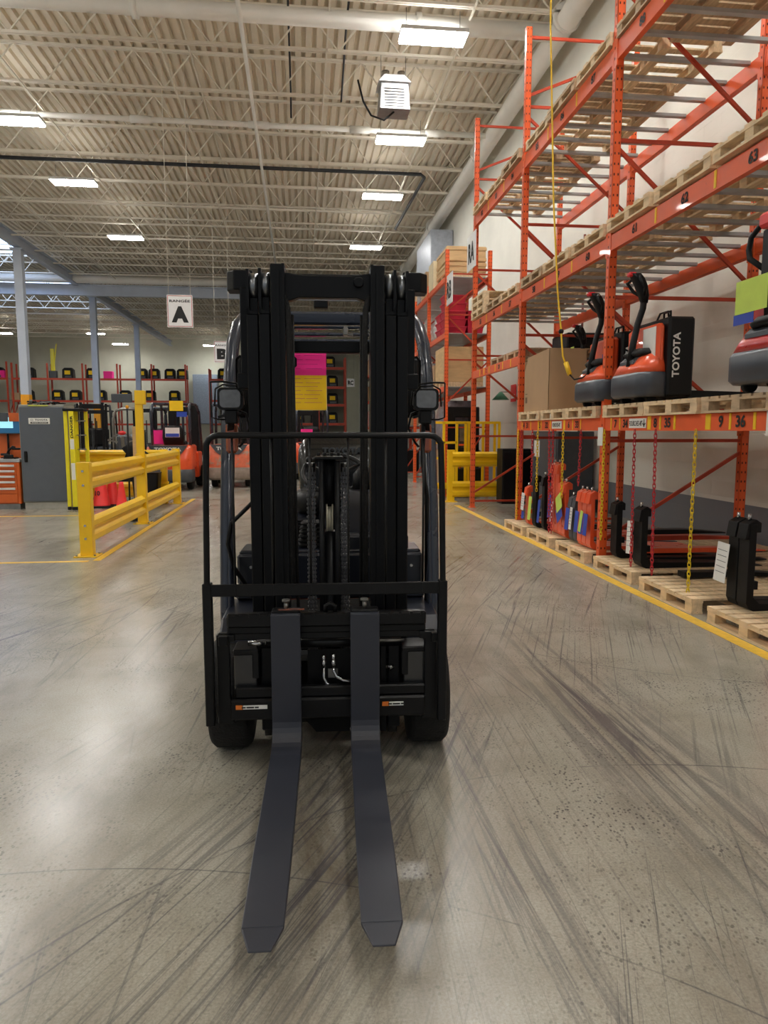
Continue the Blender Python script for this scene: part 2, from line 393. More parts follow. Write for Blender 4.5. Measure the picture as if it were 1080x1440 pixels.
# walls
def block_wall(name, base, dado=None, du=.55):
    m, nt, b = newmat(name); w = coords(nt, world=True)
    sx = nt.nodes.new('ShaderNodeSeparateXYZ'); nt.links.new(w, sx.inputs[0])
    cb = nt.nodes.new('ShaderNodeCombineXYZ')
    ad = nt.nodes.new('ShaderNodeMath'); ad.operation = 'ADD'; nt.links.new(sx.outputs['X'], ad.inputs[0]); nt.links.new(sx.outputs['Y'], ad.inputs[1])
    nt.links.new(ad.outputs[0], cb.inputs[0]); nt.links.new(sx.outputs['Z'], cb.inputs[1])
    br = nt.nodes.new('ShaderNodeTexBrick'); nt.links.new(cb.outputs[0], br.inputs[0])
    br.inputs['Scale'].default_value = 1; br.inputs['Brick Width'].default_value = .4; br.inputs['Row Height'].default_value = .2; br.inputs['Mortar Size'].default_value = .006
    col = ramp(nt, noise(nt, w, 1.5, 5), [(.3, tuple(x*.92 for x in srgb(base)[:3])+(1,)), (.7, srgb(base))])
    if dado:
        lt = nt.nodes.new('ShaderNodeMath'); lt.operation = 'LESS_THAN'; lt.inputs[1].default_value = du; nt.links.new(sx.outputs['Z'], lt.inputs[0])
        col = mix(nt, lt.outputs[0], col, srgb(dado))
    nt.links.new(col, b.inputs['Base Color']); b.inputs['Roughness'].default_value = .6
    bp = nt.nodes.new('ShaderNodeBump'); bp.inputs['Strength'].default_value = .5; bp.inputs['Distance'].default_value = .006; bp.invert = True
    nt.links.new(br.outputs['Fac'], bp.inputs['Height']); nt.links.new(bp.outputs[0], b.inputs['Normal'])
    return m
struct('wall_right', MB().box(XR, XR+.2, YB, YF+.2, 0, ZD+.3), block_wall('right_wall_block', (226, 224, 214), (120, 122, 128)))
struct('wall_back', MB().box(XL, XR, YF, YF+.2, 0, ZD+.3), block_wall('far_wall_block', (222, 222, 204)))
struct('wall_left', MB().box(XL-.2, XL, YB, YF+.2, 0, ZD+.3), block_wall('left_wall_block', (222, 222, 204)))
# ribbed roof deck, ribs running along the aisle, with skylight openings over the left bay
def deck(x0, x1, y0, y1):
    mb = MB(); p = .23; n = int(round((x1-x0)/p)); p = (x1-x0)/n
    prof = []
    for i in range(n):
        a = x0+i*p
        prof += [(a, ZD-.09), (a+p*.5, ZD-.09), (a+p*.6, ZD), (a+p*.9, ZD)]
    prof.append((x1, ZD-.09))
    k = len(prof)
    vs = [(x, y0, z) for x, z in prof]+[(x, y1, z) for x, z in prof]
    mb.add(vs, [(i, i+1, k+i+1, k+i) for i in range(k-1)])
    return mb
mb = deck(-11.6, XR, YB, YF)
SKY = [(33.5, 37.5), (43.5, 47.5)]
prev = YB
for a, b in SKY+[(YF, YF)]:
    mb.join(deck(XL, -11.6, prev, a)); prev = b
for a, b in SKY:
    mb.join(deck(XL, -19.5, a, b)); mb.join(deck(-12.4, -11.6, a, b))
ceiling = struct('ceiling', mb, M_ceil)
for i, (a, b) in enumerate(SKY):
    w = struct('window_%d' % (i+1), MB().box(-19.5, -12.4, a, b, ZD+.02, ZD+.05), emat('skylight_glow', (190, 215, 255), 3.2))
# open-web joists
def joist_mesh(x0, x1, name):
    mb = MB(); zb, zt = 9.05, 9.83
    for z in (zb, zt):
        for dy in (-.03, .03): mb.bar((x0, dy, z), (x1, dy, z), .04, .05)
    n = int((x1-x0)/.62); s = (x1-x0)/n
    for i in range(n):
        a = x0+i*s; z0, z1 = (zb, zt) if i % 2 else (zt, zb)
        mb.tube([(a, 0, z0), (a+s, 0, z1)], .018, 4, smooth=False)
    return mb.mesh(name, M_joist)
JR = joist_mesh(-11.2, XR-.02, 'roof_joist'); JL = joist_mesh(-28, -11.4, 'roof_joist')
jy = [1.9, 3.9, 5.9, 7.8, 9.8, 11.8, 13.55, 15.37, 17.36, 19.55, 21.6, 23.66, 26.0, 28.3, 30.4, 32.9, 35.2, 37.4, 40.6, 43, 45.4, 47.8, 50.2, 52.6, 55, 57.4, 59.8, 62.2]
ORD = ['first', 'second', 'third', 'fourth', 'fifth', 'sixth', 'seventh', 'eighth', 'ninth', 'tenth', 'eleventh', 'twelfth', 'thirteenth', 'fourteenth', 'fifteenth', 'sixteenth', 'seventeenth', 'eighteenth', 'nineteenth', 'twentieth', 'twenty-first', 'twenty-second', 'twenty-third', 'twenty-fourth', 'twenty-fifth', 'twenty-sixth', 'twenty-seventh', 'twenty-eighth']
jv = [y for y in jy if y > 13]
for k, y in enumerate(jv):
    o = bpy.data.objects.new('roof_joist', JR); COL.objects.link(o); o.location = (0, y, 0)
    setp(o, 'cream open-web joist of the main bay, %s from the near end' % ORD[k], 'joist', 'open-web joists of the main bay')
for k, y in enumerate([y for y in jy if y > 28]):
    o = bpy.data.objects.new('roof_joist', JL); COL.objects.link(o); o.location = (0, y, 0)
    setp(o, 'cream open-web joist over the skylit left bay, %s from the near end' % ORD[k], 'joist', 'open-web joists of the left bay')
# bridging rods along the aisle
for k, (x, z) in enumerate(((-9.2, 9.0), (-6.0, 9.0), (-2.7, 9.0), (-2.35, 9.78), (.6, 9.0), (3.2, 9.0))):
    solo('bridging_rod', MB().bar((x, YB, z), (x, 62, z), .035, .035), M_joist,
         ['cream bridging rod under the joists, far left near the columns', 'cream bridging rod under the joists, left of the pipe with the white lamps', 'cream bridging rod under the joists, passing just left of the hanging A sign',
          'cream upper bridging rod against the deck, just left of the white conduit', 'cream bridging rod under the joists above the lift truck mast', 'cream bridging rod under the joists above the right row of lamps'][k], 'bridging rod', 'bridging rods')
# pipes
def pipe(pts, r, m, label, name='ceiling_pipe', cat='pipe', n=12, fl=None):
    t = thing(name, label, cat, pts[0])
    part('pipe_run', MB().tube(pts, r, n), m, t, world=True)
    if fl:
        for f in fl: part('coupling', MB().cyl(f[0], f[1], r*1.35, n=n), m, t, world=True)
    return t
pipe([(-14, 14.0, 8.93), (5.0, 14.0, 8.93)], .15, M_pipe, 'thick cream pipe crossing the ceiling above the nearest lamps', fl=[((-2.9, 14, 8.93), (-2.8, 14, 8.93)), ((2.2, 14, 8.93), (2.3, 14, 8.93))])
pipe([(4.95, -6, 9.0), (4.95, 60, 8.75)], .2, M_pipe, 'long thick white pipe running along the top of the right wall', fl=[((4.95, y, 8.98), (4.95, y+.1, 8.98)) for y in (13.5, 20, 27, 34)])
pipe([(-16, 18.7, 8.9), (4.9, 18.7, 8.9)], .065, M_pipe, 'white sprinkler main hung from the joists with clamp hangers', fl=[((x, 18.7, 8.9), (x+.5, 18.7, 8.9)) for x in (-7, -4, -1.2, 1.3, 3.2)])
pipe([(-16, 21.75, 8.95), (3.6, 21.75, 8.95), (3.75, 22, 8.95), (3.6, 27.5, 8.95)], .05, M_dpipe, 'black pipe crossing the ceiling and turning back near the right wall')
pipe([(-1.0, 13, 8.8), (-1.05, 34, 8.8)], .04, M_pipe, 'white conduit running away overhead between the two lamp rows')
pipe([(-.15, 13, 9.5), (-.15, 18.2, 9.5), (-.15, 18.2, 8.9)], .022, M_dpipe, 'thin black conduit dropping beside the joists near the heater', 'conduit')
pipe([(1.0, 12, 9.55), (1.0, 15.2, 9.55), (1.0, 17.2, 8.9)], .022, M_dpipe, 'thin black conduit between the heater and the mast', 'conduit')
# girders and columns
def girder(mb, p0, p1, h):
    p0, p1 = Vector(p0), Vector(p1); w = .28
    for dz in (-h/2, h/2): mb.bar(p0+Vector((0, 0, dz)), p1+Vector((0, 0, dz)), w, .05)
    mb.bar(p0, p1, .03, h)
    return mb
g = solo('roof_girder', girder(MB(), (-11.3, 16, 9.0), (-11.3, 65.5, 9.0), .4), M_colm, 'long pale steel girder running over the row of columns', 'girder')
g = solo('roof_girder', girder(MB(), (-33, 38.9, 8.55), (5.2, 38.9, 8.55), .5), M_colm, 'pale steel girder crossing the hall beyond the nearest column', 'girder')
pipe([(-33, 38.4, 9.0), (5.1, 38.4, 9.0)], .2, M_pipe, 'thick cream pipe running along the cross girder')
for k, y in enumerate((31.3, 41.7, 52.2)):
    t = thing('steel_column', ['nearest of the pale columns at left, orange band at its foot', 'middle pale column with orange band, behind the black masts', 'farthest pale column of the row, behind the tall yellow post'][k], 'column', (-11.3, y, 0), 0, 'roof columns')
    part('column_shaft', MB().box(-.16, .16, -.16, .16, 2.9, 8.72), M_colm, t)
    part('orange_band', MB().box(-.17, .17, -.17, .17, 0, 2.9), M_band, t, 'orange painted foot of the column')
    part('cap_plate', MB().box(-.25, .25, -.25, .25, 8.68, 8.73), M_colm, t)
# lamps
M_lens = emat('led_lens', (255, 253, 248), 70.0)
M_up = emat('added_uplight_glow', (255, 253, 248), 14.0)  # extra upward glow for the lamp tops, added to brighten the ceiling
M_hous = mat('lamp_housing', (214, 214, 212), .4, var=.03)
def make_light():
    t = thing('high_bay_lamp', 'x', 'ceiling lamp', (0, 0, -50))
    mb = MB().box(-.62, .62, -.24, .24, .02, .09)
    part('housing', mb, M_hous, t)
    part('lamp_lens', MB().box(-.6, .6, -.225, .225, -.012, .02), M_lens, t)
    part('added_uplight', MB().box(-.56, .56, -.06, .06, .09, .11), M_up, t)  # added glowing strip that lights the deck above, not a known lamp part
    mb = MB()
    for x in (-.5, .5): mb.cyl((x, 0, .09), (x, 0, .5), .006, n=6)
    part('hanger', mb, M_steel, t)
    return t
L0 = make_light(); first = True
rows = [(2.5, 13.8, 'nearest of the right row, above the box heater'), (2.55, 18.5, 'second of the right row, just past the box heater'),
        (2.58, 22.8, 'third of the right row'), (2.62, 29.0, 'fourth of the right row, just above the mast'),
        (-6.55, 18.4, 'nearest of the left row, cut by the left edge'), (-6.5, 22.6, 'second of the left row'), (-6.45, 28.6, 'third of the left row, above the A sign'),
        (-15.2, 56.5, 'small and far, left of the middle column'), (-15.0, 63.0, 'small and far, between middle and farthest column'), (-7.6, 63.2, 'small and far, beside the B sign'),
        (-22.0, 57.0, 'small and far, at the left edge'), (-24, 41, 'in the skylit bay left of the columns')]
off = [(x, y) for x in (-15.6, -6.5, 2.55) for y in (-8, -1.5, 4.6, 9.3)]+[(-6.5, 13.8), (-15.6, 13.8), (-15.6, 18.4), (-15.6, 22.6), (-15.6, 28.6), (-24, 18.4), (-24, 28.6), (-24, 9.3)]
for x, y, lab in rows+[(x, y, None) for x, y in off]:
    lab2 = 'white LED ceiling lamp, '+lab if lab else 'white LED high-bay panel outside the picture'
    if first: L0.location = (x, y, 8.6); L0['label'] = lab2; L0['group'] = 'LED high-bay lamps'; first = False
    else: copy_tree(L0, (x, y, 8.6), None, lab2, 'LED high-bay lamps')
# heater
t = thing('radiant_heater', 'grey box heater hanging under the joists between the two nearest right lamps', 'heater', (1.93, 15.1, 8.05))
part('heater_body', MB().loft([rr_ring(.62, .5, -.25, (0, 0), .02), rr_ring(.56, .45, .25, (0, 0), .02)], smooth=False), mat('heater_grey', (150, 150, 154), .35, metal=.4), t)
mb = MB()
for i in range(7): mb.box(-.2, .2, -.262, -.25, -.2+i*.055, -.18+i*.055)
part('grille', mb, M_steel, t)
part('reflector_hood', MB().loft([rr_ring(.66, .56, .25, (0, 0), .02), rr_ring(.42, .36, .42, (0, 0), .02)], smooth=False), mat('hood_white', (226, 228, 232), .3), t)
mb = MB()
for x in (-.16, .16): part('burner', MB().cyl((x, 0, .4), (x, 0, .55), .08, n=10), M_chrome, t)
mb = MB().cyl((-.25, 0, .3), (-.25, 0, .85), .006, n=5); mb.cyl((.25, 0, .3), (.25, 0, .85), .006, n=5)
part('hanger', mb, M_steel, t)
part('power_lead', MB().tube([(0, -.1, -.25), (-.2, -.1, -.42), (-.45, 0, -.3), (-.6, .1, 0), (-.7, .2, .45)], .02, 6), M_blk2, t)
# hanging signs
M_sign = mat('sign_white', (236, 236, 236), .5, var=.02)
M_signb = mat('sign_red_line', (190, 90, 90), .5, var=.02)
def hang_sign(x, y, z0, w, h, big, top, label, ztop=9.05, th=.02):
    t = thing('hanging_sign', label, 'sign', (x, y, z0))
    part('sign_board', MB().box(-w/2, w/2, 0, th, 0, h), M_sign, t)
    mb = MB(); e = .012
    for a in ((-w/2+.015, w/2-.015, .015, .015+e), (-w/2+.015, w/2-.015, h-.015-e, h-.015), (-w/2+.015, -w/2+.015+e, .015, h-.015), (w/2-.015-e, w/2-.015, .015, h-.015)):
        mb.box(a[0], a[1], -.002, 0, a[2], a[3])
    part('border_line', mb, M_signb, t)
    part('lettering', text_mesh('lettering', top, w*.8, h*.1, M_ink, '-y', (0, -.003, h*.82), .01), M_ink, t)
    part('lettering', text_mesh('lettering', big, w*.66, h*.5, M_ink, '-y', (0, -.003, h*.4), .07), M_ink, t)
    mb = MB()
    for s in (-1, 1): mb.cyl((s*w*.42, .01, h), (s*w*.42, .01, ztop-z0), .005, n=5)
    part('hanging_wire', mb, M_joist, t)
    return t
hang_sign(-2.55, 16, 3.63, .54, .68, 'A', 'RANG\u00c9E', 'white sign reading RANG\u00c9E A hanging on two wires')
hang_sign(-2.52, 24, 3.63, .54, .68, 'B', 'RANG\u00c9E', 'white sign reading RANG\u00c9E B hanging beside the lift truck roof pillar')
# ------------------------------------------------------------------ pallet racking, right side
FX, RX = 3.17, 4.72
FY = [4.33, 7.2, 10.15, 13.03]
rackA = thing('pallet_rack', 'long orange pallet rack along the right wall, nearest, carrying pallets and pallet trucks', 'pallet rack', (FX, FY[0], 0))
def post_mesh(h):
    mb = MB()
    mb.box(-.04, .04, -.04, -.036, 0, h); mb.box(-.04, -.036, -.04, .035, 0, h); mb.box(.036, .04, -.04, .035, 0, h)
    mb.box(-.04, -.018, .031, .035, 0, h); mb.box(.018, .04, .031, .035, 0, h)
    n = int(h/.1)
    for i in range(n):      # teardrop holes drawn as dark slugs
        z = .08+i*.1
        mb.box(-.0412, -.0398, -.012, .002, z, z+.022, 1)
        for s in (-1, 1): mb.box(s*.02-.006, s*.02+.006, -.0412, -.0398, z, z+.022, 1)
    mb.box(-.06, .06, -.06, .06, 0, .01)
    return mb.mesh('upright_post', [M_orange, M_hole])
M_hole = mat('hole_shadow', (70, 26, 16), .8)
PM = post_mesh(6.92)
def rel(root, name, mb, m, label=None, bevel=0): return part(name, mb, m, root, label, world=True, bevel=bevel)
BR_H = [.12, 1.33, 2.8, 4.33, 5.9, 6.8]
BR_D = [(.28, 1.2), (2.66, 1.47), (4.25, 2.95), (5.75, 4.5), (6.05, 6.65)]
for y in FY:
    for x in (FX, RX):
        o = part('upright_post', PM, None, rackA); o.location = (x-FX, y-FY[0], 0)
    for z in BR_H: rel(rackA, 'brace', MB().bar((FX+.03, y, z), (RX-.03, y, z), .03, .035), M_orangebr)
    for a, b in BR_D: rel(rackA, 'brace', MB().bar((FX+.03, y, a), (RX-.03, y, b), .03, .035), M_orangebr)
M_tag = mat('beam_yellow', (250, 204, 20), .5, var=.03)
def beam(root, x, y0, y1, z0, z1, front=True):
    mb = MB(); s = -1 if front else 1
    a, b = sorted((x+s*.035, x-s*.03))
    mb.cbox(a, b, y0+.045, y1-.045, z0, z1, .006)
    # step lip and end brackets
    mb.box(a if front else b-.02, (a+.02) if front else b, y0+.045, y1-.045, z0-.004, z0+.006)
    for ye in (y0+.02, y1-.06): mb.box(a-.006, a+.05, ye, ye+.04, z0-.06, z1+.03)
    return rel(root, 'beam', mb, M_orange)
def mark(bm, y, z0, z1, w, m, name='position_mark'):
    return rel(bm, name, MB().box(FX-.0385, FX-.035, y-w/2, y+w/2, z0, z1), m)
def num(bm, s, y, zc, h, w=None):
    off = Vector(bm.parent.location)
    return part('number', text_mesh('number', s, w, h, M_ink, '-x', (FX-.0392-off.x, y-off.y, zc-off.z), .0 if len(s) > 3 else .03), None, bm)
LV = {1: (1.44, 1.57), 2: (3.25, 3.40), 3: (5.07, 5.24)}
B = {}
for lv, bays in ((1, (0, 1)), (2, (0, 1, 2)), (3, (0, 1, 2))):
    for k in bays:
        B[lv, k] = beam(rackA, FX, FY[k], FY[k+1], *LV[lv]); beam(rackA, RX, FY[k], FY[k+1], *LV[lv], front=False)
B['m', 2] = beam(rackA, FX, FY[2], FY[3], 2.38, 2.51); beam(rackA, RX, FY[2], FY[3], 2.38, 2.51, False)
# numbering, nearest bay level one: 7 34 | 8 35 | 9 36
def ybay(k, f): return FY[k+1]-(FY[k+1]-FY[k])*f
b = B[1, 0]; zc = 1.505
for f, w in ((.075, .02), (.145, .02), (.355, .06), (.425, .025), (.51, .03), (.685, .07), (.785, .025), (.885, .03)):
    mark(b, ybay(0, f), 1.445, 1.565, w, M_tag)
for s, f, h in (('7', .112, .08), ('34', .188, .08), ('8', .395, .085), ('35', .47, .085), ('9', .745, .09), ('36', .83, .09)): num(b, s, ybay(0, f), zc, h)
rel(b, 'beam_label', MB().box(FX-.038, FX-.035, ybay(0, .335), ybay(0, .215), 1.46, 1.55), M_white, 'white sticker reading FOURCHES-48')
num(b, 'FOURCHES-48"', ybay(0, .265), zc, .05, .26); num(b, '\u2193', ybay(0, .322), zc, .07)
b = B[1, 1]
for f, w in ((.07, .02), (.20, .02), (.31, .06), (.345, .02), (.465, .02), (.63, .05), (.72, .02), (.80, .02)): mark(b, ybay(1, f), 1.445, 1.565, w, M_tag)
for s, f in (('4', .10), ('31', .15), ('5', .33), ('32', .42), ('6', .68), ('33', .765)): num(b, s, ybay(1, f), zc, .08)
rel(b, 'beam_label', MB().box(FX-.038, FX-.035, ybay(1, .60), ybay(1, .485), 1.46, 1.55), M_white, 'white sticker reading FOURCHES-48')
num(b, 'FOURCHES-48"', ybay(1, .54), zc, .05, .26)
for (lv, k), ns in {(2, 0): ('61', '62', '63'), (2, 1): ('58', '59', '60'), (2, 2): ('55', '56', '57'), (3, 0): ('88', '89', '90'), (3, 1): ('85', '86', '87'), (3, 2): ('82', '83', '84')}.items():
    b = B[lv, k]; z0, z1 = LV[lv]
    for i, s in enumerate(ns): num(b, s, ybay(k, .2+.31*i), (z0+z1)/2, .085)
    for f in (.34, .66): mark(b, ybay(k, f), z0+.01, z1-.01, .03, M_tag)
b = B['m', 2]
for f in (.2, .3, .42, .55, .7, .85): mark(b, ybay(2, f), 2.39, 2.5, .03, M_tag)
for s, f in (('1', .25), ('2', .36), ('28', .63)): num(b, s, ybay(2, f), 2.445, .07)
# steel support bars on the upper levels
sb = MB().box(0, RX-FX-.06, -.03, .03, 0, .035).mesh('support_bar', M_galv)
for lv in (2, 3):
    for k in (0, 1, 2):
        for i in range(7):
            y = FY[k]+.22+(FY[k+1]-FY[k]-.44)*i/6
            o = part('support_bar', sb, None, rackA); o.location = (.03, y-FY[0], LV[lv][1]-.02)
# papers on the frames
solo('paper_notice', MB().box(3.11, 3.113, 7.13, 7.25, 1.28, 1.47), M_white, 'small white notice taped to the second rack post at beam height', 'notice')
solo('paper_notice', MB().box(3.11, 3.113, 4.4, 4.5, 1.40, 1.62), M_white, 'white notice taped to the nearest rack post', 'notice')
# RA sign
def rack_sign(x, y, z, s, label):
    t = thing('rack_sign', label, 'sign', (x, y, z))
    part('sign_board', MB().box(0, .012, -.33, .33, 0, .62), M_sign, t)
    part('lettering', text_mesh('lettering', s, .44, .36, M_ink, '-x', (-.003, 0, .3), .04), M_ink, t)
rack_sign(3.105, 13.1, 4.35, 'RA', 'white board reading RA on the last post of the long orange rack')
rack_sign(3.105, 15.05, 4.06, 'RB', 'white board reading RB on the farther orange rack')
# ------------------------------------------------------------------ pallets
def make_pallet(w=1.2, d=.88, m=M_wood, name='wooden_pallet'):
    t = thing(name, 'x', 'pallet', (0, 0, -60))
    # local x = depth from the aisle, y = along the rack; z 0..0.125
    mb = MB()
    for i in range(6):
        x = i*(w-.09)/5; mb.box(x, x+.09, 0, d, .107, .125)
    part('top_deck', mb, m, t)
    for i in range(3):
        y = i*(d-.09)/2
        mb = MB().box(0, w, y, y+.09, .089, .106); mb.box(0, w, y, y+.09, 0, .016)
        for j in range(3):
            x = j*(w-.13)/2; mb.box(x, x+.13, y+.01, y+.08, .016, .089)
        part('runner', mb, m, t)
    return t
def make_pallet2(w=1.2, d=.88, m=M_wood, nb=7):
    # deck boards run away from the aisle; three lower boards run along the rack
    t = thing('wooden_pallet', 'x', 'pallet', (0, 0, -60))
    mb = MB()
    for i in range(nb):
        y = i*(d-.1)/(nb-1); mb.box(0, w, y, y+.1, .107, .125)
    part('top_deck', mb, m, t)
    for i in range(3):
        x = i*(w-.1)/2
        mb = MB().box(x, x+.1, 0, d, .089, .1065); mb.box(x, x+.1, 0, d, 0, .018)
        for j in range(3):
            y = j*(d-.1)/2; mb.box(x+.005, x+.095, y, y+.1, .018, .089)
        part('runner', mb, m, t)
    return t
P_new = make_pallet2(); P_old = make_pallet2(m=M_woodg); P_top = make_pallet2(nb=5); P_flr = make_pallet2(w=1.03); P_bck = make_pallet2(w=1.16, m=M_woodg); used = set()
LVN = {1: 'first beam level', 2: 'second beam level', 3: 'top beam level'}
BAY = ['nearest bay', 'middle bay', 'farthest bay']; POS = ['nearest', 'middle', 'farthest']
def put_pallet(proto, x, y, z, label, group, rz=0):
    if proto.name not in used:
        used.add(proto.name); proto.location = (x, y, z); proto.rotation_euler = (0, 0, rz); proto['label'] = label; proto['group'] = group; return proto
    return copy_tree(proto, (x, y, z), rz, label, group)
for lv in (1, 2, 3):
    for k in (0, 1, 2):
        if lv == 1 and k == 2: continue
        for i in range(3):
            y = FY[k]+.07+i*.935; pr_ = P_old if (lv+k+i) % 4 == 1 else (P_top if lv > 1 else P_new)
            z = LV[lv][1]+(.0 if lv == 1 else .016)
            lab = 'wooden pallet on the %s of the %s, %s of its three' % (LVN[lv], BAY[k], POS[i])
            put_pallet(pr_, FX-.07+random.uniform(-.02, .02), y, z, lab, 'pallets on rack beams')
            if lv == 1: rel(rackA, 'deck_board', MB().box(FX+.03, RX-.03, y+.1, y+.2, z-.04, z-.002), M_galv)
for j in range(1, 3):
    put_pallet(P_new, FX-.07, 12.13, LV[2][1]+.016+.127*j, 'wooden pallet stacked on the second beam level, far end, %s layer' % ('middle' if j == 1 else 'top'), 'pallets on rack beams')
for i, y in enumerate((10.25, 11.2)):
    put_pallet(P_old, FX+.05, y, 2.512, 'wooden pallet on the short middle beam behind the cardboard box, %s one' % ('nearer' if i == 0 else 'farther'), 'pallets on rack beams')
solo('battery_tray', MB().cbox(3.9, 4.7, 10.3, 10.95, 2.642, 2.87, .02), M_blk2, 'flat black battery case on the pallet above the cardboard box', 'battery')
# floor-level pallets
fl = [(2.98, 9.35, .92), (3.0, 8.35, .92), (3.02, 7.3, .95), (3.04, 6.22, .92), (3.02, 5.15, .95), (3.02, 4.05, .95)]
for i, (x, y, d) in enumerate(fl):
    put_pallet(P_flr, x, y, 0, 'wooden pallet on the floor under the rack, %s counted from the far end' % ORD[i], 'pallets on the floor under the rack')
for j, y in enumerate((4.05, 5.15, 6.22, 7.3)):
    put_pallet(P_bck, 4.10, y, 0, 'weathered pallet on the floor at the back of the rack, %s from the near end' % ORD[j], 'back row pallets on the floor')
# ------------------------------------------------------------------ chains
def chain_mesh(length, m, r=.0042, L=.05, w=.026):
    mb = MB(); n = int(length/(L*.74)); z = 0
    for i in range(n):
        c = -i*L*.74-L/2; pts = []
        for k in range(10):
            a = 2*PI*k/10; u = math.cos(a)*w/2; v = math.sin(a)*w/2+(L/2-w/2)*(1 if math.sin(a) > 0 else -1)
            pts.append((u, 0, c+v) if i % 2 else (0, u, c+v))
        mb.tube(pts, r, 5, closed=True)
    return mb.mesh('plastic_chain', m)
CM = {}
def chain(x, y, z1, z0, col, label, sway=0, lock=False):
    key = (round(z1-z0, 1), col)
    if key not in CM: CM[key] = chain_mesh(z1-z0, M_redc if col == 'r' else M_yelc)
    o = bpy.data.objects.new('plastic_chain', CM[key]); COL.objects.link(o); o.location = (x, y, z1); o.rotation_euler = (sway, 0, 0)
    return setp(o, label, 'chain', 'plastic chains hanging from the rack beam')
cx = 3.115
chain(cx, 5.37, 1.45, .03, 'y', 'yellow plastic chain reaching the floor, nearest the camera')
chain(cx, 6.02, 1.45, .14, 'r', 'red plastic chain in the nearest bay, right of the pair', -.03)
chain(cx, 6.42, 1.45, .14, 'r', 'red plastic chain in the nearest bay, before the fork with the curled paper', -.02)
chain(cx, 7.1, 1.45, .3, 'y', 'yellow plastic chain tight behind the second rack post')
chain(cx, 7.72, 1.45, .8, 'r', 'red plastic chain above the rightmost orange forks of the middle bay', .06)
chain(cx, 8.27, 1.45, .6, 'y', 'yellow plastic chain in front of the orange forks, middle bay')
chain(cx, 8.62, 1.45, .14, 'r', 'red plastic chain of the middle bay, right one of the close pair', -.02)
chain(cx, 8.76, 1.45, .14, 'r', 'red plastic chain of the middle bay, left one of the close pair', -.06)
chain(cx, 9.2, 1.45, .7, 'y', 'yellow plastic chain above the black forks, middle bay')
chain(cx, 9.42, 1.45, .7, 'r', 'short red plastic chain before the black cabinet, middle bay', .0)
chain(cx, 9.9, 1.45, .6, 'r', 'red plastic chain next to the third rack post')
chain(3.10, 10.02, 1.45, .14, 'y', 'yellow plastic chain along the third rack post', .0)
# ------------------------------------------------------------------ spare forks standing on the floor pallets
def spare_fork(y, z0, w, h, m, label, x=3.16, blade=1.25, n=1, tags=(), t_=.045, hooks=True, lean=0, w2=0, group='spare forks under the rack', gap=.012, kind='fork'):
    t = thing('spare_fork' if n == 1 else 'spare_fork_set', label, 'fork', (x, y, z0), lean, group)
    for i in range(n):
        o = -(n*w+(n-1)*gap)/2+i*(w+gap)
        prof = [(0, h), (t_, h), (t_, t_+.05), (t_+.05, t_), (blade*.6, t_*.75), (blade, .008), (blade, 0), (.06, 0), (.02, .02), (0, .06)]
        part('fork_arm', MB().prism(prof, lambda u, v, d: (u, d, v), o, o+w), m, t, bevel=.004)
        if hooks:
            mb = MB().prism([(-.03, h-.11), (-.012, h), (.05, h+.035), (.09, h+.01), (.09, h-.06), (t_, h-.06), (0, h-.06), (0, h-.11)], lambda u, v, d: (u, d, v), o+.004, o+w-.004)
            part('stop_block', MB().box(t_, t_+.035, o+.01, o+w-.01, .16, .22), m, t)
            part('hook', mb, m, t, bevel=.004)
            part('lock_pin', MB().cyl((.03, o+w/2, h+.02), (.03, o+w/2, h+.07), .013, n=8), M_chrome, t, 'steel locking pin')
    for j, (mt, dy, zz, tw, th, tilt) in enumerate(tags):
        tg = MB().box(-.0015, .0015, -tw/2, tw/2, -th, 0)
        tg.xf(Matrix.Translation((-.034-.002*j, dy, zz)) @ Matrix.Rotation(R(tilt), 4, 'X') @ Matrix.Rotation(R(4), 4, 'Y'))
        o = part('paper_tag', tg, mt, t)
        if mt is M_white:
            ln = MB()
            for q in range(5): ln.box(-.0025, -.0016, -tw*.38, tw*.38, -th*.2-q*th*.14, -th*.2-q*th*.14+.004)
            ln.xf(Matrix.Translation((-.035-.002*j, dy, zz)) @ Matrix.Rotation(R(tilt), 4, 'X') @ Matrix.Rotation(R(4), 4, 'Y'))
            part('printed_line', ln, M_grey, o)
    return t
spare_fork(4.86, .125, .12, .64, M_blk2, 'single black fork nearest the camera with a large white tag', x=3.2, n=2, w2=1, tags=((M_white, .13, .47, .15, .3, 2),), t_=.055)
spare_fork(6.45, .125, .17, .56, M_blk2, 'black fork with a curled white paper, behind the red chain', x=3.2, tags=((M_white, .1, .44, .1, .32, -6),), t_=.06)
spare_fork(6.98, .125, .14, .56, M_blk2, 'black fork standing right beside the second rack post', x=3.2, t_=.06)
spare_fork(7.62, .125, .12, .62, M_truck, 'three orange forks with blue and lime cards next to the second rack post', n=3, tags=((M_blue, .12, .4, .1, .24, 0), (M_blue, -.02, .4, .1, .24, 0), (M_lime, -.03, .42, .07, .24, 8), (M_blue, -.15, .4, .1, .24, 0)), x=3.14)
spare_fork(8.0, .125, .11, .52, M_grey, 'dark fork pair with blue and white cards between the two orange sets', n=2, tags=((M_blue, .08, .4, .11, .26, 0), (M_white, -.04, .42, .07, .26, 0)), x=3.16)
spare_fork(8.37, .125, .11, .66, M_truck, 'two orange forks behind a twisted lime and blue card', n=2, tags=((M_lime, .05, .52, .2, .2, -30), (M_blue, .03, .38, .2, .18, -35)), x=3.16)
spare_fork(8.68, .125, .13, .88, M_truck, 'tall orange fork pair standing above the others', n=2, tags=((M_blue, .06, .5, .1, .3, 0), (M_white, .0, .42, .1, .26, 0)), x=3.18)
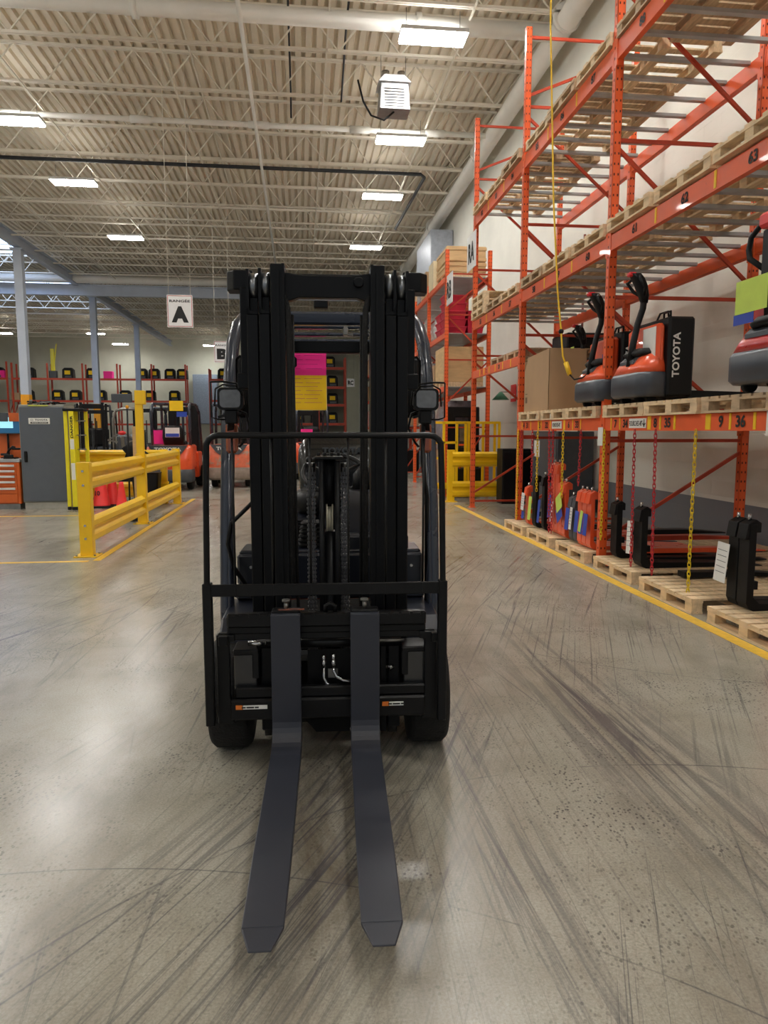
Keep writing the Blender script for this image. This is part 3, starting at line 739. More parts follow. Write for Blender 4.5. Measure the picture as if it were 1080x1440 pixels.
spare_fork(9.0, .125, .1, .7, M_blk2, 'black fork with a blue card beside the tall orange pair', n=1, tags=((M_blue, .04, .4, .08, .3, 0),), x=3.14)
spare_fork(9.3, .125, .14, .68, M_blk2, 'black fork with a lime card under the yellow chain', n=1, tags=((M_lime, .05, .42, .12, .32, 0),), x=3.12)
spare_fork(9.62, .125, .12, .52, M_truck, 'orange fork with a white tag, farthest of the row', n=1, tags=((M_white, .05, .44, .13, .24, 0), (M_blue, .05, .18, .11, .1, 0)), x=3.12)
# further blades lying at the back
for k, (y, z, m, L) in enumerate(((6.65, .14, M_blk2, 1.3), (6.82, .2, M_truck, 1.4), (7.0, .3, M_orangebr, 1.3), (5.9, .14, M_blk2, 1.0), (6.9, .38, M_blk2, 1.0))):
    solo('loose_fork_blade', MB().prism([(3.35, 0), (3.35, .05), (3.35+L*.6, .045), (3.35+L, .01), (3.35+L, 0)], lambda u, v, d, y=y, z=z: (u, d, z+v), y-.06, y+.06), m,
         ['black fork blade lying lowest behind the upright forks', 'orange fork blade lying across the floor pallets', 'rust-red fork blade lying on top of the others', 'black fork blade lying nearest on the pallets', 'thin black fork blade lying uppermost at the back'][k], 'fork blade', 'loose fork blades')
# black cabinet behind the third post and the wall boxes
t = thing('black_cabinet', 'black metal cabinet standing behind the third rack post', 'cabinet', (4.2, 13.72, 0))
part('cabinet_body', MB().cbox(-.32, .32, -.2, .2, 0, 1.08, .012), M_blk2, t)
part('door_panel', MB().cbox(-.29, .29, -.212, -.2, .06, 1.02, .004), M_blk, t)
part('latch', MB().box(-.02, .06, -.225, -.212, .32, .35), M_chrome, t)
t = thing('grey_locker', 'tall grey locker against the wall with white sheets taped on it', 'locker', (4.72, 12.3, 0))
part('locker_body', MB().cbox(-.35, .3, -.45, .9, 0, 1.42, .012), M_grey, t)
part('locker_door', MB().cbox(-.362, -.35, -.4, .85, .08, 1.38, .004), mat('locker_door_grey', (84, 88, 94), .45), t)
mb = MB().box(-.366, -.362, .45, .75, .95, 1.25)
part('taped_sheet', mb, M_white, t)
# wall pipes behind the rack
pipe([(5.15, 12.95, .35), (5.15, 12.1, .35), (5.15, 12.0, .45), (5.15, 12.0, 1.6)], .06, M_pipe, 'white pipe rising behind the rack and turning along the wall', 'wall_pipe')
pipe([(5.2, 13.0, 0), (5.2, 13.0, 5)], .022, mat('rust_pipe', (120, 60, 48), .5), 'thin rust-red pipe on the wall behind the middle bay', 'wall_pipe')
# extinguisher sign
t = thing('safety_sign', 'small red sign with green lamp shade on the white wall behind the rack', 'sign', (5.28, 17.5, 2.15))
part('sign_panel', MB().box(-.02, 0, -.2, .2, 0, .42), M_red, t)
part('white_band', MB().box(-.024, -.02, -.16, .16, .08, .18), M_white, t)
t = thing('wall_lamp', 'green cone lamp shade on the white wall beside the red sign', 'lamp', (5.0, 17.7, 2.2))
part('shade', MB().lathe([(.22, 0), (.07, .16), (.04, .2)], (0, 0, 0), n=16), mat('green_shade', (70, 130, 100), .35), t)
part('wall_arm', MB().cyl((0, 0, .2), (.28, 0, .2), .012, n=6), M_steel, t)
# ------------------------------------------------------------------ the main lift truck (local: x right, y towards its rear, z up)
FL = thing('forklift', 'black lift truck facing the camera in the aisle, mast lowered, two long forks in front', 'forklift', (.118, 3.1, 0), R(-2.57))
def fp(name, mb, m, label=None, bevel=0): return part(name, mb, m, FL, label, bevel=bevel)
M_roll = mat('roller_steel', (120, 122, 126), .3, metal=.9, var=.3, scale=20)
# mast: three nested channels per side
for s in (-1, 1):
    for nm, xa, xb, yf, zt in (('outer_rail', .295, .345, .02, 2.115), ('middle_rail', .244, .291, .0, 2.115), ('inner_rail', .180, .240, -.02, 2.13)):
        mb = MB(); zc = 1.93 if nm != 'inner_rail' else zt
        a, b = s*xa, s*xb
        mb.cbox(min(a, b), max(a, b), yf, yf+.018, .14, zc, .004)          # front flange
        mb.box(min(s*(xb-.012), s*xb), max(s*(xb-.012), s*xb), yf+.018, yf+.13, .14, zt)   # web
        mb.cbox(min(a, b), max(a, b), yf+.12, yf+.138, .14, zt, .004)
        if nm != 'inner_rail':
            mb.box(min(s*(xb-.012), s*xb), max(s*(xb-.012), s*xb), yf, yf+.02, 1.93, zt)
            mb.prism([(xa, 1.93), (xb, 1.93), (xb, 1.97), (xb-.012, 1.945), (xa+.01, 1.938)], lambda u, v, d: (s*u, d, v), yf, yf+.018)
        else:
            mb.box(min(s*xa, s*(xa+.012)), max(s*xa, s*(xa+.012)), yf-.005, yf+.14, .14, zt)
            mb.bar((s*.209, yf-.004, .3), (s*.209, yf-.004, 2.1), .012, .008, up=(0, 1, 0))
        r = fp(nm, mb, M_mast)
        if nm != 'inner_rail':
            zz = 2.05
            part('guide_roller', MB().cyl((s*(xa+.002), yf+.06, zz), (s*(xb-.012), yf+.06, zz), .058, n=28), M_roll, r, 'bright steel roller')
            part('guide_roller', MB().box(s*(xa+.006), s*(xb-.014), yf+.03, yf+.08, 1.90, 2.02), M_mast, r)
mb = MB(); pts = []
for i in range(13):
    u = -.185+.37*i/12; pts.append((u, 1.985 + (.012 if 1 < i < 11 else 0) - (.006 if i in (0, 12) else 0)))
pts += [(.185, 2.1), (.1, 2.088), (-.1, 2.088), (-.185, 2.1)]
mb.prism(pts, lambda u, v, d: (u, d, v), .0, .05)
mb.box(-.06, .0, -.002, .04, 1.955, 1.985); mb.cyl((.13, -.02, 2.06), (.13, 0, 2.06), .022, n=10)
mb.box(.11, .15, -.015, 0, 2.045, 2.075)
fp('top_crossmember', mb, M_mast, bevel=.004)
mb = MB()
for s in (-1, 1):
    mb.prism([(.33, .13), (.41, .13), (.445, .17), (.445, .24), (.33, .24)], lambda u, v, d: (s*u, v, d), 2.05, 2.135)
    mb.box(s*.345, s*.385, .12, .2, 1.68, 2.06); mb.box(s*.345, s*.40, .1, .2, 1.62, 1.69)
mb.box(-.4, .4, .17, .22, 2.06, 2.13)
fp('mast_tie_bracket', mb, M_mast, bevel=.006)
for z, hh in ((.33, .1), (1.785, .05)): fp('rear_crossmember', MB().cbox(-.33, .33, .145, .17, z, z+hh, .004), M_mast)
# lift jack in the middle
mb = MB().cyl((-.034, -.03, .3), (-.034, -.03, 1.31), .013, n=12); mb.cyl((.034, -.03, .3), (.034, -.03, 1.31), .013, n=12)
mb.cyl((0, .02, .22), (0, .02, 1.0), .038, n=20)
fp('lift_cylinder', mb, M_mast)
fp('piston_rod', MB().cyl((0, .02, .98), (0, .02, 1.12), .014, n=16).cyl((-.012, -.005, .98), (-.012, -.005, 1.12), .004, n=8).cyl((.012, -.005, .98), (.012, -.005, 1.12), .004, n=8), mat('pale_rod', (196, 190, 170), .35, metal=.3), 'pale polished piston rod')
fp('rod_sleeve', MB().cyl((0, .02, 1.11), (0, .02, 1.32), .03, n=16), M_mast)
mb = MB().cbox(-.062, .06, -.05, .06, 1.315, 1.328, .004)
for x in (-.045, -.02, .01, .04): mb.cyl((x, -.02, 1.33), (x, -.02, 1.345), .008, n=6)
fp('chain_crosshead', mb, M_blk)
def leaf_chain(x, z0, z1, y):
    mb = MB(); n = int((z1-z0)/.019)
    for i in range(n):
        z = z0+i*.019
        for k, dx in enumerate((-.014, -.007, 0, .007, .014)):
            if (i+k) % 2: mb.cbox(x+dx-.0028, x+dx+.0028, y-.011, y+.011, z-.003, z+.031, .002)
        mb.cyl((x-.02, y, z+.005), (x+.02, y, z+.005), .0045, n=6, mi=1)
    return mb
for x in (-.079, .066): part('lift_chain', leaf_chain(x, .3, 1.27, -.01), [mat('chain_link', (96, 96, 100), .35, metal=.7, var=.2), mat('chain_pin', (170, 170, 170), .3, metal=.9)], FL)
for x in (-.079, .066):
    fp('chain_sheave', MB().cyl((x-.018, .02, 1.26), (x+.018, .02, 1.26), .04, n=20), M_blk)
mb = MB()
for k, (x0, zt) in enumerate(((-.172, 2.0), (.163, 2.0))):
    s = -1 if x0 < 0 else 1
    fp('hydraulic_hose', MB().tube([(x0+s*.02, .03, 1.95), (x0+s*.01, -.0, 2.0), (x0-s*.003, -.01, 1.95), (x0-s*.008, -.015, 1.8), (x0-s*.008, -.015, .75)], .0125, 8), M_rub)
    fp('hydraulic_hose', MB().tube([(x0-s*.02, .03, 1.93), (x0-s*.022, .03, 1.2), (x0-s*.03, .02, .5)], .007, 6), M_rub)
# carriage
cy = -.25
mb = MB().cbox(-.425, .40, cy+.03, cy+.075, .63, .69, .008)
mb.cbox(-.425, .40, cy+.045, cy+.08, .60, .635, .006)
for x in [-.39+i*.045 for i in range(18)]: mb.box(x, x+.012, cy+.026, cy+.032, .676, .692)
fp('upper_fork_bar', mb, M_blk)
fp('slotted_plate', MB().cbox(-.465, .44, cy+.05, cy+.075, .575, .605, .004), M_blk)
mb = MB().cbox(-.42, .40, cy+.03, cy+.075, .235, .325, .008); mb.cbox(-.40, .40, cy+.045, cy+.08, .325, .37, .006)
lb = fp('lower_fork_bar', mb, M_blk)
for xa in (-.395, .215):
    part('warning_label', MB().box(xa, xa+.028, cy+.026, cy+.03, .285, .303), mat('label_orange', (226, 120, 40), .5), lb, 'small orange warning label')
    part('warning_label', MB().box(xa+.03, xa+.13 if xa < 0 else xa+.09, cy+.026, cy+.03, .286, .302), M_white, lb, 'narrow white warning label')
    part('label_text', text_mesh('label_text', 'CAUTION KEEP CLEAR' if False else '\u2014 \u2014\u2014 \u2014', .07, .006, M_ink, '-y', (xa+.06, cy+.0255, .294)), None, lb)
for s in (-1, 1):
    mb = MB().prism([(.405, .22), (.47, .22), (.47, .60), (.395, .60), (.395, .57), (.418, .57), (.418, .33), (.405, .3)], lambda u, v, d: (s*u-(.022 if s > 0 else 0), d, v), cy+.04, cy+.075)
    fp('carriage_side_plate', mb, M_blk, bevel=.004)
    mb = MB().cbox(s*.27-.026, s*.27+.026, cy+.1, cy+.15, .16, .62, .005); mb.cbox(s*.225-.014, s*.225+.014, cy+.1, cy+.2, .14, .62, .004)
    fp('carriage_upright', mb, M_mast)
    mb = MB().cyl((s*.245, cy+.15, .17), (s*.285, cy+.15, .17), .05, n=20); mb.cyl((s*.245, cy+.15, .55), (s*.285, cy+.15, .55), .05, n=20)
    fp('carriage_roller', mb, M_blk)
mb = MB().cyl((-.31, cy+.1, .545), (.3, cy+.1, .545), .022, n=18)
fp('side_shift_cylinder', mb, M_blk)
fp('cylinder_rod', MB().cyl((-.345, cy+.08, .552), (-.27, cy+.08, .552), .011, n=12), M_chrome)
fp('cylinder_rod', MB().cyl((.2, cy+.08, .552), (.31, cy+.08, .552), .006, n=10), M_steel)
fp('hose_tray', MB().box(-.1, .12, cy+.14, cy+.15, .34, .5), M_blk2)
for x, z1 in ((-.03, .49), (.012, .495)):
    mb = MB().cyl((x, cy+.09, .44), (x, cy+.09, .47), .011, n=8); mb.cyl((x, cy+.09, z1), (x, cy+.09, .46), .009, n=8)
    o = .0 if x < 0 else .03
    mb.tube([(x, cy+.09, .44), (x, cy+.085, .395+o), (x+.012, cy+.08, .37+o), (x+.04, cy+.07, .355+o), (x+.12, cy+.06, .35+o)], .0075, 8)
    fp('steel_pipe', mb, M_chrome, 'bright bent hydraulic pipe')
mb = MB()
for i in range(3): mb.tube([(.12, cy+.14, .52-i*.02), (.2, cy+.12, .53-i*.02), (.255, cy+.12, .46), (.24, cy+.12, .38), (.16, cy+.14, .35+i*.02)], .009, 6)
fp('hydraulic_hose', mb, M_rub)
fp('grease_fitting', MB().cyl((.235, cy+.09, .435), (.27, cy+.09, .432), .008, n=6).cyl((.255, cy+.085, .442), (.255, cy+.085, .42), .006, n=6), M_chrome)
fp('grease_fitting', MB().cyl((.08, cy+.12, .15), (.105, cy+.12, .152), .009, n=6), M_chrome)
fp('bracket_plate', MB().box(-.012, .03, cy+.12, cy+.125, .38, .42), M_steel)
mb = MB().tube([(-.02, cy+.05, .69), (-.02, cy+.05, .715), (0, cy+.05, .725), (.02, cy+.05, .715), (.02, cy+.05, .69)], .009, 8)
fp('lifting_eye', mb, M_blk)
mb = MB().prism([(-.12, .3), (-.12, .12), (-.07, .06), (.09, .06), (.13, .12), (.13, .3)], lambda u, v, d: (u, d, v), .05, .12)
fp('lower_mast_bracket', mb, M_blk2)
# forks
for k, x0 in enumerate((-.242, .082)):
    t_ = .042; a = [(-.285, .69), (-.243, .69), (-.243, .11)]
    prof = [(-.265, .695), (-.222, .695), (-.222, .16), (-.235, .125), (-.265, .115), (-1.0, .088), (-1.30, .092), (-1.30, .104), (-1.0, .124), (-.42, .148), (-.36, .151), (-.34, .155), (-.32, .162), (-.302, .172), (-.288, .185), (-.277, .201), (-.269, .22), (-.265, .243)]
    mb = MB(); xs = [(x0, 0), (x0+.12, 0)]
    mb.prism(prof, lambda u, v, d: (d, u, v), x0, x0+.12)
    # pointed toe
    for i, v in enumerate(mb.v):
        if v.y < -1.29: v.x = x0+.06+(v.x-x0-.06)*.96; 
    mb.add([(x0+.0024, -1.2999, .092), (x0+.1176, -1.2999, .092), (x0+.09, -1.385, .094), (x0+.03, -1.385, .094),
            (x0+.0024, -1.2999, .1038), (x0+.1176, -1.2999, .1038), (x0+.09, -1.385, .100), (x0+.03, -1.385, .100)],
           [(3,2,1,0),(4,5,6,7),(0,1,5,4),(1,2,6,5),(2,3,7,6),(3,0,4,7)])
    f = fp('fork', mb, M_fork, bevel=.003)
    part('top_hook', MB().cbox(x0+.002, x0+.118, -.235, -.17, .675, .705, .005), M_blk, f, 'orange-rusted fork hook' if k == 0 else None)
    if k == 0: part('rust_paint', MB().box(x0+.03, x0+.135, -.225, -.2, .7052, .7065), mat('rusty_orange', (160, 84, 54), .7, wear=((60, 50, 48), 40, .5)), f)
    part('lock_pin', MB().cyl((x0+.06, -.2, .7), (x0+.06, -.2, .735), .009, n=10).cyl((x0+.06, -.2, .735), (x0+.06, -.2, .745), .017, n=12), M_steel, f, 'steel fork locking pin')
# load backrest
by = -.262
pth = [(-.492, by, .235), (-.492, by, .8), (-.485, by, 1.2), (-.480, by, 1.355)]
BS = .984
pth += [(-.430-.05*math.cos(R(a)), by, 1.375+.045*math.sin(R(a))) for a in (15, 40, 65, 90)]
pth += [(-x, y, z) for x, y, z in pth[::-1]]
pth = [(x if x < 0 else x-.03, y, z) for x, y, z in pth]
mb = MB().tube([p for p in pth], .0125, 10)
fp('backrest_frame', mb, M_blk)
for s in (-1, 1):
    fp('backrest_side_plate', MB().cbox(s*.492-.018-(.03 if s > 0 else 0), s*.492+.018-(.03 if s > 0 else 0), by-.012, by+.03, .235, .83, .004), M_blk)
    mb = MB().cbox(min(s*.47, s*.43)-.01*s, max(s*.47, s*.43)-.01*s, by+.03, by+.05, .56, .60, .004)
    fp('backrest_tab', mb, M_blk)
mb = MB().cbox(-.485, .455, by-.006, by+.004, .775, .825, .003)
for i in range(6): mb.box(-.38+i*.152-.002, -.38+i*.152+.002, by-.008, by-.006, .777, .823)
fp('backrest_bar', mb, M_blk)
for i in range(6): fp('backrest_rod', MB().cyl((-.38+i*.152, by+.01, .77), (-.38+i*.152, by+.005, 1.41), .005, n=8), M_blk)
# wheels
def wheel(name, x, y, r, w, spokes=True, par=FL):
    mb = MB(); pr = [(r*.55, -w/2), (r*.93, -w/2), (r, -w/2+.02), (r, w/2-.02), (r*.93, w/2), (r*.55, w/2)]
    mb.lathe(pr, (x, y, r), 'x', 36)
    for i in range(24):
        a = 2*PI*i/24
        for sd in (-1, 1):
            c = Vector((x+sd*w*.2, y+math.cos(a+sd*.06)*(r-.001), r+math.sin(a+sd*.06)*(r-.001)))
            q = MB().box(-w*.16, w*.16, -.008, .008, -.006, .0008).xf(Matrix.Translation(c) @ Matrix.Rotation(a+sd*.06-PI/2, 4, 'X')); mb.join(q)
    o = part(name, mb, M_rub, par)
    part('wheel_rim', MB().lathe([(.01, -w*.3), (r*.5, -w*.3), (r*.56, -w*.45), (r*.56, w*.45), (r*.5, w*.3), (.01, w*.3)], (x, y, r), 'x', 24), M_blk, o)
    return o
wheel('front_wheel', -.445, .1, .25, .17); wheel('front_wheel', .435, .1, .25, .17)
wheel('rear_wheel', -.38, 1.5, .2, .14); wheel('rear_wheel', .38, 1.5, .2, .14)
fp('front_axle', MB().cyl((-.36, .1, .25), (.36, .1, .25), .07, n=16).cbox(-.16, .16, .05, .5, .1, .42, .02), M_blk2)
# fenders and body
for s in (-1, 1):
    mb = MB().prism([(-.1, .3), (-.12, .42), (-.09, .53), (-.02, .585), (.3, .6), (.42, .5), (.44, .3), (.41, .3), (.38, .48), (.28, .565), (.0, .555), (-.06, .5), (-.085, .41), (-.07, .3)],
                    lambda u, v, d: (d, .14+u, v), min(s*.33, s*.5), max(s*.33, s*.5))
    fp('front_fender', mb, M_body, bevel=.01)
    fp('fender_bracket', MB().cbox(min(s*.30, s*.41), max(s*.30, s*.41), -.175, -.04, .50, .525, .006).cbox(min(s*.30, s*.33), max(s*.30, s*.33), -.175, -.05, .40, .51, .004), M_blk, bevel=0)
    fp('fender_flap', MB().cbox(min(s*.31, s*.405), max(s*.31, s*.405), -.172, -.160, .28, .505, .004), mat('flap_gloss', (30, 30, 32), .2, var=.5, scale=9, coat=.7), 'glossy dirty mud flap')
mb = MB().cbox(-.47, .47, .46, .52, .66, .82, .012); mb.cbox(-.47, .47, .40, .5, .60, .67, .01)
cw = fp('front_cowl', mb, M_body)
mb = MB()
for x, z in ((-.40, .755), (-.17, .755), (-.17, .70), (.41, .755)): mb.cyl((x, .455, z), (x, .462, z), .008, n=10)
part('cowl_bolt', mb, M_chrome, cw, 'bright bolts')
part('rating_label', MB().box(.355, .375, .458, .4595, .745, .775), M_white, cw)
fp('cowl_top', MB().cbox(-.46, .46, .48, .72, .81, .835, .008), M_body)
fp('frame_side', MB().cbox(-.5, -.34, .5, 1.35, .18, .5, .02), M_body); fp('frame_side', MB().cbox(.34, .5, .5, 1.35, .18, .5, .02), M_body)
fp('floor_plate', MB().cbox(-.45, .45, .5, 1.0, .42, .46, .01), M_rub)
fp('floor_step', MB().box(-.5, .5, .6, 1.0, .2, .22), M_blk2)
# dash with stacked rubber bellows at left and panel at right
mb = MB().loft([rr_ring(.37, .22, .80, (.22, .62), .03), rr_ring(.36, .2, .9, (.22, .64), .03), rr_ring(.33, .18, 1.0, (.22, .68), .03), rr_ring(.30, .15, 1.12, (.22, .73), .03)])
fp('dashboard', mb, M_body)
fp('dash_cover', MB().cbox(.05, .4, .5, .58, .8, .915, .02), M_body)
mb = MB()
for i in range(6): mb.loft([rr_ring(.12-.008*i, .1, .84+.022*i, (-.1, .6), .02), rr_ring(.15-.008*i, .12, .85+.022*i, (-.1, .6), .02), rr_ring(.12-.008*i, .1, .86+.022*i, (-.1, .6), .02)])
fp('pedal_bellows', mb, M_rub)
mb = MB()
for i in range(6): mb.box(-.24, -.06, .78+i*.03, .795+i*.03, .86+i*.012, .872+i*.012)
fp('vent_grille', mb, M_blk2)
fp('steering_column', MB().cyl((.02, .78, .9), (.02, .92, 1.17), .035, n=14), M_blk2)
ring = [(.02+.175*math.cos(a), .92+.175*math.sin(a)*.82, 1.2-.175*math.sin(a)*-.55) for a in [2*PI*i/36 for i in range(36)]]
sw = fp('steering_wheel', MB().tube(ring, .014, 10, closed=True), M_blk2)
mb = MB().sphere((.02, .92, 1.18), .045, sc=(1, 1, .6))
for a in (30, 150, 270): mb.bar((.02, .92, 1.18), (.02+.17*math.cos(R(a)), .92+.14*math.sin(R(a)), 1.2+.094*math.sin(R(a))), .03, .012)
part('wheel_hub', mb, M_blk2, sw)
part('spinner_knob', MB().sphere((-.12, .97, 1.27), .022), M_blk2, sw)
fp('display_pod', MB().loft([rr_ring(.2, .09, 1.1, (.22, .8), .03), rr_ring(.19, .08, 1.2, (.22, .82), .035), rr_ring(.12, .05, 1.24, (.22, .83), .02)]), M_blk2)
for i in range(3):
    l = fp('control_lever', MB().cyl((-.16-.05*i, .72, .82), (-.22-.05*i, .82, 1.08), .009, n=8), M_blk2)
    part('lever_knob', MB().sphere((-.22-.05*i, .82, 1.1), .02), M_red if i == 1 else M_blk2, l, 'red lever knob' if i == 1 else None)
# seat
seat = fp('seat', MB().loft([rr_ring(.46, .46, .95, (.03, 1.3), .08), rr_ring(.5, .5, 1.0, (.03, 1.3), .09), rr_ring(.5, .5, 1.05, (.03, 1.3), .09), rr_ring(.42, .42, 1.08, (.03, 1.3), .08)]), M_blk2)
def back_ring(z, w, d, y): return rr_ring(w*1.08, d, z-.08, (.045, y), min(w, d)*.42, 5)
M_vinyl = mat('seat_vinyl', (13, 14, 18), .22, var=.1, coat=.6)
sb_ = fp('seat_backrest', MB().loft([back_ring(1.0, .40, .12, 1.5), back_ring(1.15, .46, .14, 1.52), back_ring(1.3, .48, .15, 1.56), back_ring(1.4, .47, .14, 1.58), back_ring(1.455, .42, .11, 1.6), back_ring(1.485, .33, .06, 1.61)]), M_vinyl, 'glossy black seat backrest with raised lettering')
part('raised_lettering', text_mesh('raised_lettering', 'TOYOTA', .26, .042, M_grey, '-y', (.075, 1.488, 1.31), .04, .006), None, sb_)
fp('engine_hood', MB().loft([rr_ring(.9, .95, .5, (0, 1.55), .05), rr_ring(.88, .93, .88, (0, 1.55), .06), rr_ring(.78, .8, .95, (0, 1.5), .06)]), M_body)
fp('counterweight', MB().loft([rr_ring(.9, .4, .16, (0, 2.05), .1, 5), rr_ring(1.02, .5, .3, (0, 2.05), .14, 5), rr_ring(1.02, .5, .85, (0, 2.05), .14, 5), rr_ring(.94, .42, .98, (0, 2.02), .1, 5)]), M_truck, 'orange counterweight')
# overhead guard
for s in (-1, 1):
    pts = [(s*.505, .33, .28), (s*.505, .34, .6), (s*.505, .40, 1.0), (s*.505, .53, 1.5), (s*.50, .60, 1.72), (s*.492, .66, 1.88), (s*.475, .74, 1.98), (s*.45, .84, 2.04), (s*.44, 1.0, 2.065), (s*.44, 2.0, 2.06), (s*.44, 2.12, 2.02), (s*.45, 2.17, 1.92), (s*.46, 2.15, .95)]
    mb = MB().tube(pts, .034, 14)
    p = fp('guard_pillar', mb, M_navy)
    mb = MB().bar((s*.47, .31, .35), (s*.47, .50, 1.5), .006, .05, up=(0, 1, 0)) if False else MB().tube([(s*.485, .29, .4), (s*.485, .31, .7), (s*.487, .365, 1.0), (s*.487, .49, 1.48)], .010, 8)
    part('pillar_rib', mb, M_navy, p)
mb = MB().cbox(-.44, .44, .80, .86, 2.0, 2.07, .012); gf = fp('guard_front_bar', mb, M_navy)
for i in range(3):
    y = 1.2+i*.33; fp('guard_roof_bar', MB().cbox(-.44, .44, y, y+.05, 2.035, 2.058, .008), M_navy)
fp('guard_rear_bar', MB().cbox(-.44, .44, 2.1, 2.16, 1.985, 2.05, .015), M_blk)
fp('guard_side_mirror', MB().cbox(-.37, -.235, 2.0, 2.03, 1.87, 1.96, .02).cyl((-.32, 2.02, 1.95), (-.32, 2.11, 2.0), .01, n=8), M_blk2, 'small black rear-view mirror')
fp('roof_bracket', MB().cbox(.08, .11, 1.2, 1.24, 2.0, 2.06, .004).cbox(.085, .14, 1.25, 1.28, 2.0, 2.02, .004), M_steel)
for s in (-1, 1):
    # flat black panels beside the pillars, strut, lamps, turn signals
    fp('side_panel', MB().cbox(min(s*.355, s*.45), max(s*.355, s*.45), .42, .45, 1.50, 1.80, .02), M_blk2)
    if s < 0: fp('grab_strut', MB().tube([(-.345, .3, 1.12), (-.47, .3, 1.0), (-.49, .31, .9), (-.47, .34, .78), (-.38, .38, .62)], .011, 8), M_blk2)
    else: fp('grab_handle', MB().tube([(.47, .38, 1.62), (.455, .35, 1.5), (.45, .34, 1.3), (.46, .34, 1.2), (.475, .36, 1.12), (.475, .36, .55)], .011, 8), M_blk2)
    t = fp('turn_signal', MB().cbox(s*.470-.028, s*.470+.028, .37, .42, 1.33, 1.475, .012), M_amber, 'dull orange turn signal')
    part('signal_bracket', MB().box(s*.470-.02, s*.470+.02, .415, .46, 1.36, 1.44), M_blk2, t)
    hx = s*.457; hz = 1.585
    rg = lambda w, h, y, r: rr_ring(w, h, y, (hx, hz), r, 4, plane='xz')
    h = fp('work_lamp', MB().loft([rg(.118, .10, .27, .02), rg(.122, .105, .285, .022), rg(.118, .1, .33, .022), rg(.07, .06, .37, .02)], smooth=False), M_blk2)
    part('lamp_glass', MB().loft([rg(.098, .084, .268, .018), rg(.094, .08, .262, .018)], smooth=False), M_glass, h, 'clear rectangular lamp glass')
    gx = hx+s*.045
    wire = MB().tube([(hx+s*.085, .25, 1.66), (hx+s*.085, .25, 1.50), (hx+s*.06, .27, 1.49), (hx, .3, 1.49)], .004, 6)
    wire.tube([(hx+s*.085, .25, 1.66), (hx+s*.03, .25, 1.662), (hx-s*.03, .26, 1.655), (hx-s*.065, .27, 1.62), (hx-s*.07, .28, 1.56), (hx-s*.05, .3, 1.54)], .0045, 6)
    wire.tube([(hx+s*.065, .26, 1.63), (hx+s*.03, .255, 1.648), (hx-s*.03, .26, 1.643), (hx-s*.055, .27, 1.60)], .004, 6)
    wire.tube([(hx+s*.065, .26, 1.63), (hx+s*.07, .26, 1.55)], .004, 6)
    part('lamp_guard', wire, M_blk2, h)
    part('lamp_bracket', MB().cbox(hx-.03, hx+.03, .28, .34, 1.47, 1.535, .006).bar((hx-.06, .29, 1.50), (hx+.03, .29, 1.525), .012).bar((hx, .3, 1.5), (s*.495, .46, 1.4), .03, .03), M_blk2, h)
    part('lamp_wire', MB().tube([(hx-s*.0, .36, 1.54), (hx-s*.06, .36, 1.52), (hx-s*.075, .36, 1.45), (hx-s*.04, .38, 1.38), (hx-s*.02, .41, 1.36)], .006, 6), M_blk2, h)
# coloured sheets hung from the rear bar, seen through the mast
def to_world(p):
    return Matrix.Translation(FL.location) @ Matrix.Rotation(R(-2.57), 4, 'Z') @ Vector(p)
for nm, m, z0, z1, x0, x1, lab in (('paper_sheet', M_pink, 1.83, 1.985, -.335, -.03, 'bright pink card taped under the rear roof bar of the lift truck, upper of two'), ('paper_sheet', M_ycard, 1.585, 1.83, -.335, -.03, 'yellow printed card hanging below the pink card inside the lift truck')):
    t = thing(nm, lab, 'paper card', to_world(((x0+x1)/2, 2.09, z0)), R(-2.57))
    w = x1-x0; h = z1-z0
    mb = MB().box(-w/2, w/2, 0, .002, 0, h)
    if m is M_ycard: part('card_edge', MB().box(-w/2-.003, w/2+.003, .002, .003, -.003, h), mat('pale_edge', (236, 226, 180), .7), t)
    part('card', mb, m, t)
    mb = MB()
    for i in range(7 if m is M_ycard else 4):
        for a, b in ((-.42, -.1+.05*(i % 3)), (-.02+.04*(i % 2), .40-.05*(i % 3))): mb.box(w*a, w*b, -.001, 0, h*(.9-i*(.115 if m is M_ycard else .2)), h*(.9-i*(.115 if m is M_ycard else .2))+.0025)
    part('printed_lines', mb, mat('faint_print', (170, 120, 30) if m is M_ycard else (190, 30, 110), .7), t)
# ------------------------------------------------------------------ left side
def w_rail(p0, p1, z0, z1, side=(1, 0)):
    # corrugated guard rail from p0 to p1 (xy), face bulging towards side
    h = z1-z0
    prof = [(0, 0), (.012, .02), (.03, .08), (.055, .13), (.058, .32), (.03, .38), (.012, .44), (.010, .5), (.012, .56), (.03, .62), (.058, .68), (.055, .87), (.03, .92), (.012, .98), (0, 1)]
    back = [(u-.008, v) for u, v in prof[::-1]]
    vs = prof+back; n = len(vs)
    mb = MB()
    ring = lambda p: [(p[0]+side[0]*u, p[1]+side[1]*u, z0+h*v) for u, v in vs]
    a, b = ring(p0), ring(p1)
    mb.add(a+b, [(i, (i+1) % n, n+(i+1) % n, n+i) for i in range(n)]+[[i for i in range(n)][::-1], [n+i for i in range(n)]])
    return mb
gr = thing('guard_rail', 'yellow corrugated guard rail with three posts beside the walkway', 'guard rail', (-2.46, 8.42, 0))
ys = [8.42, 11.32, 14.4]
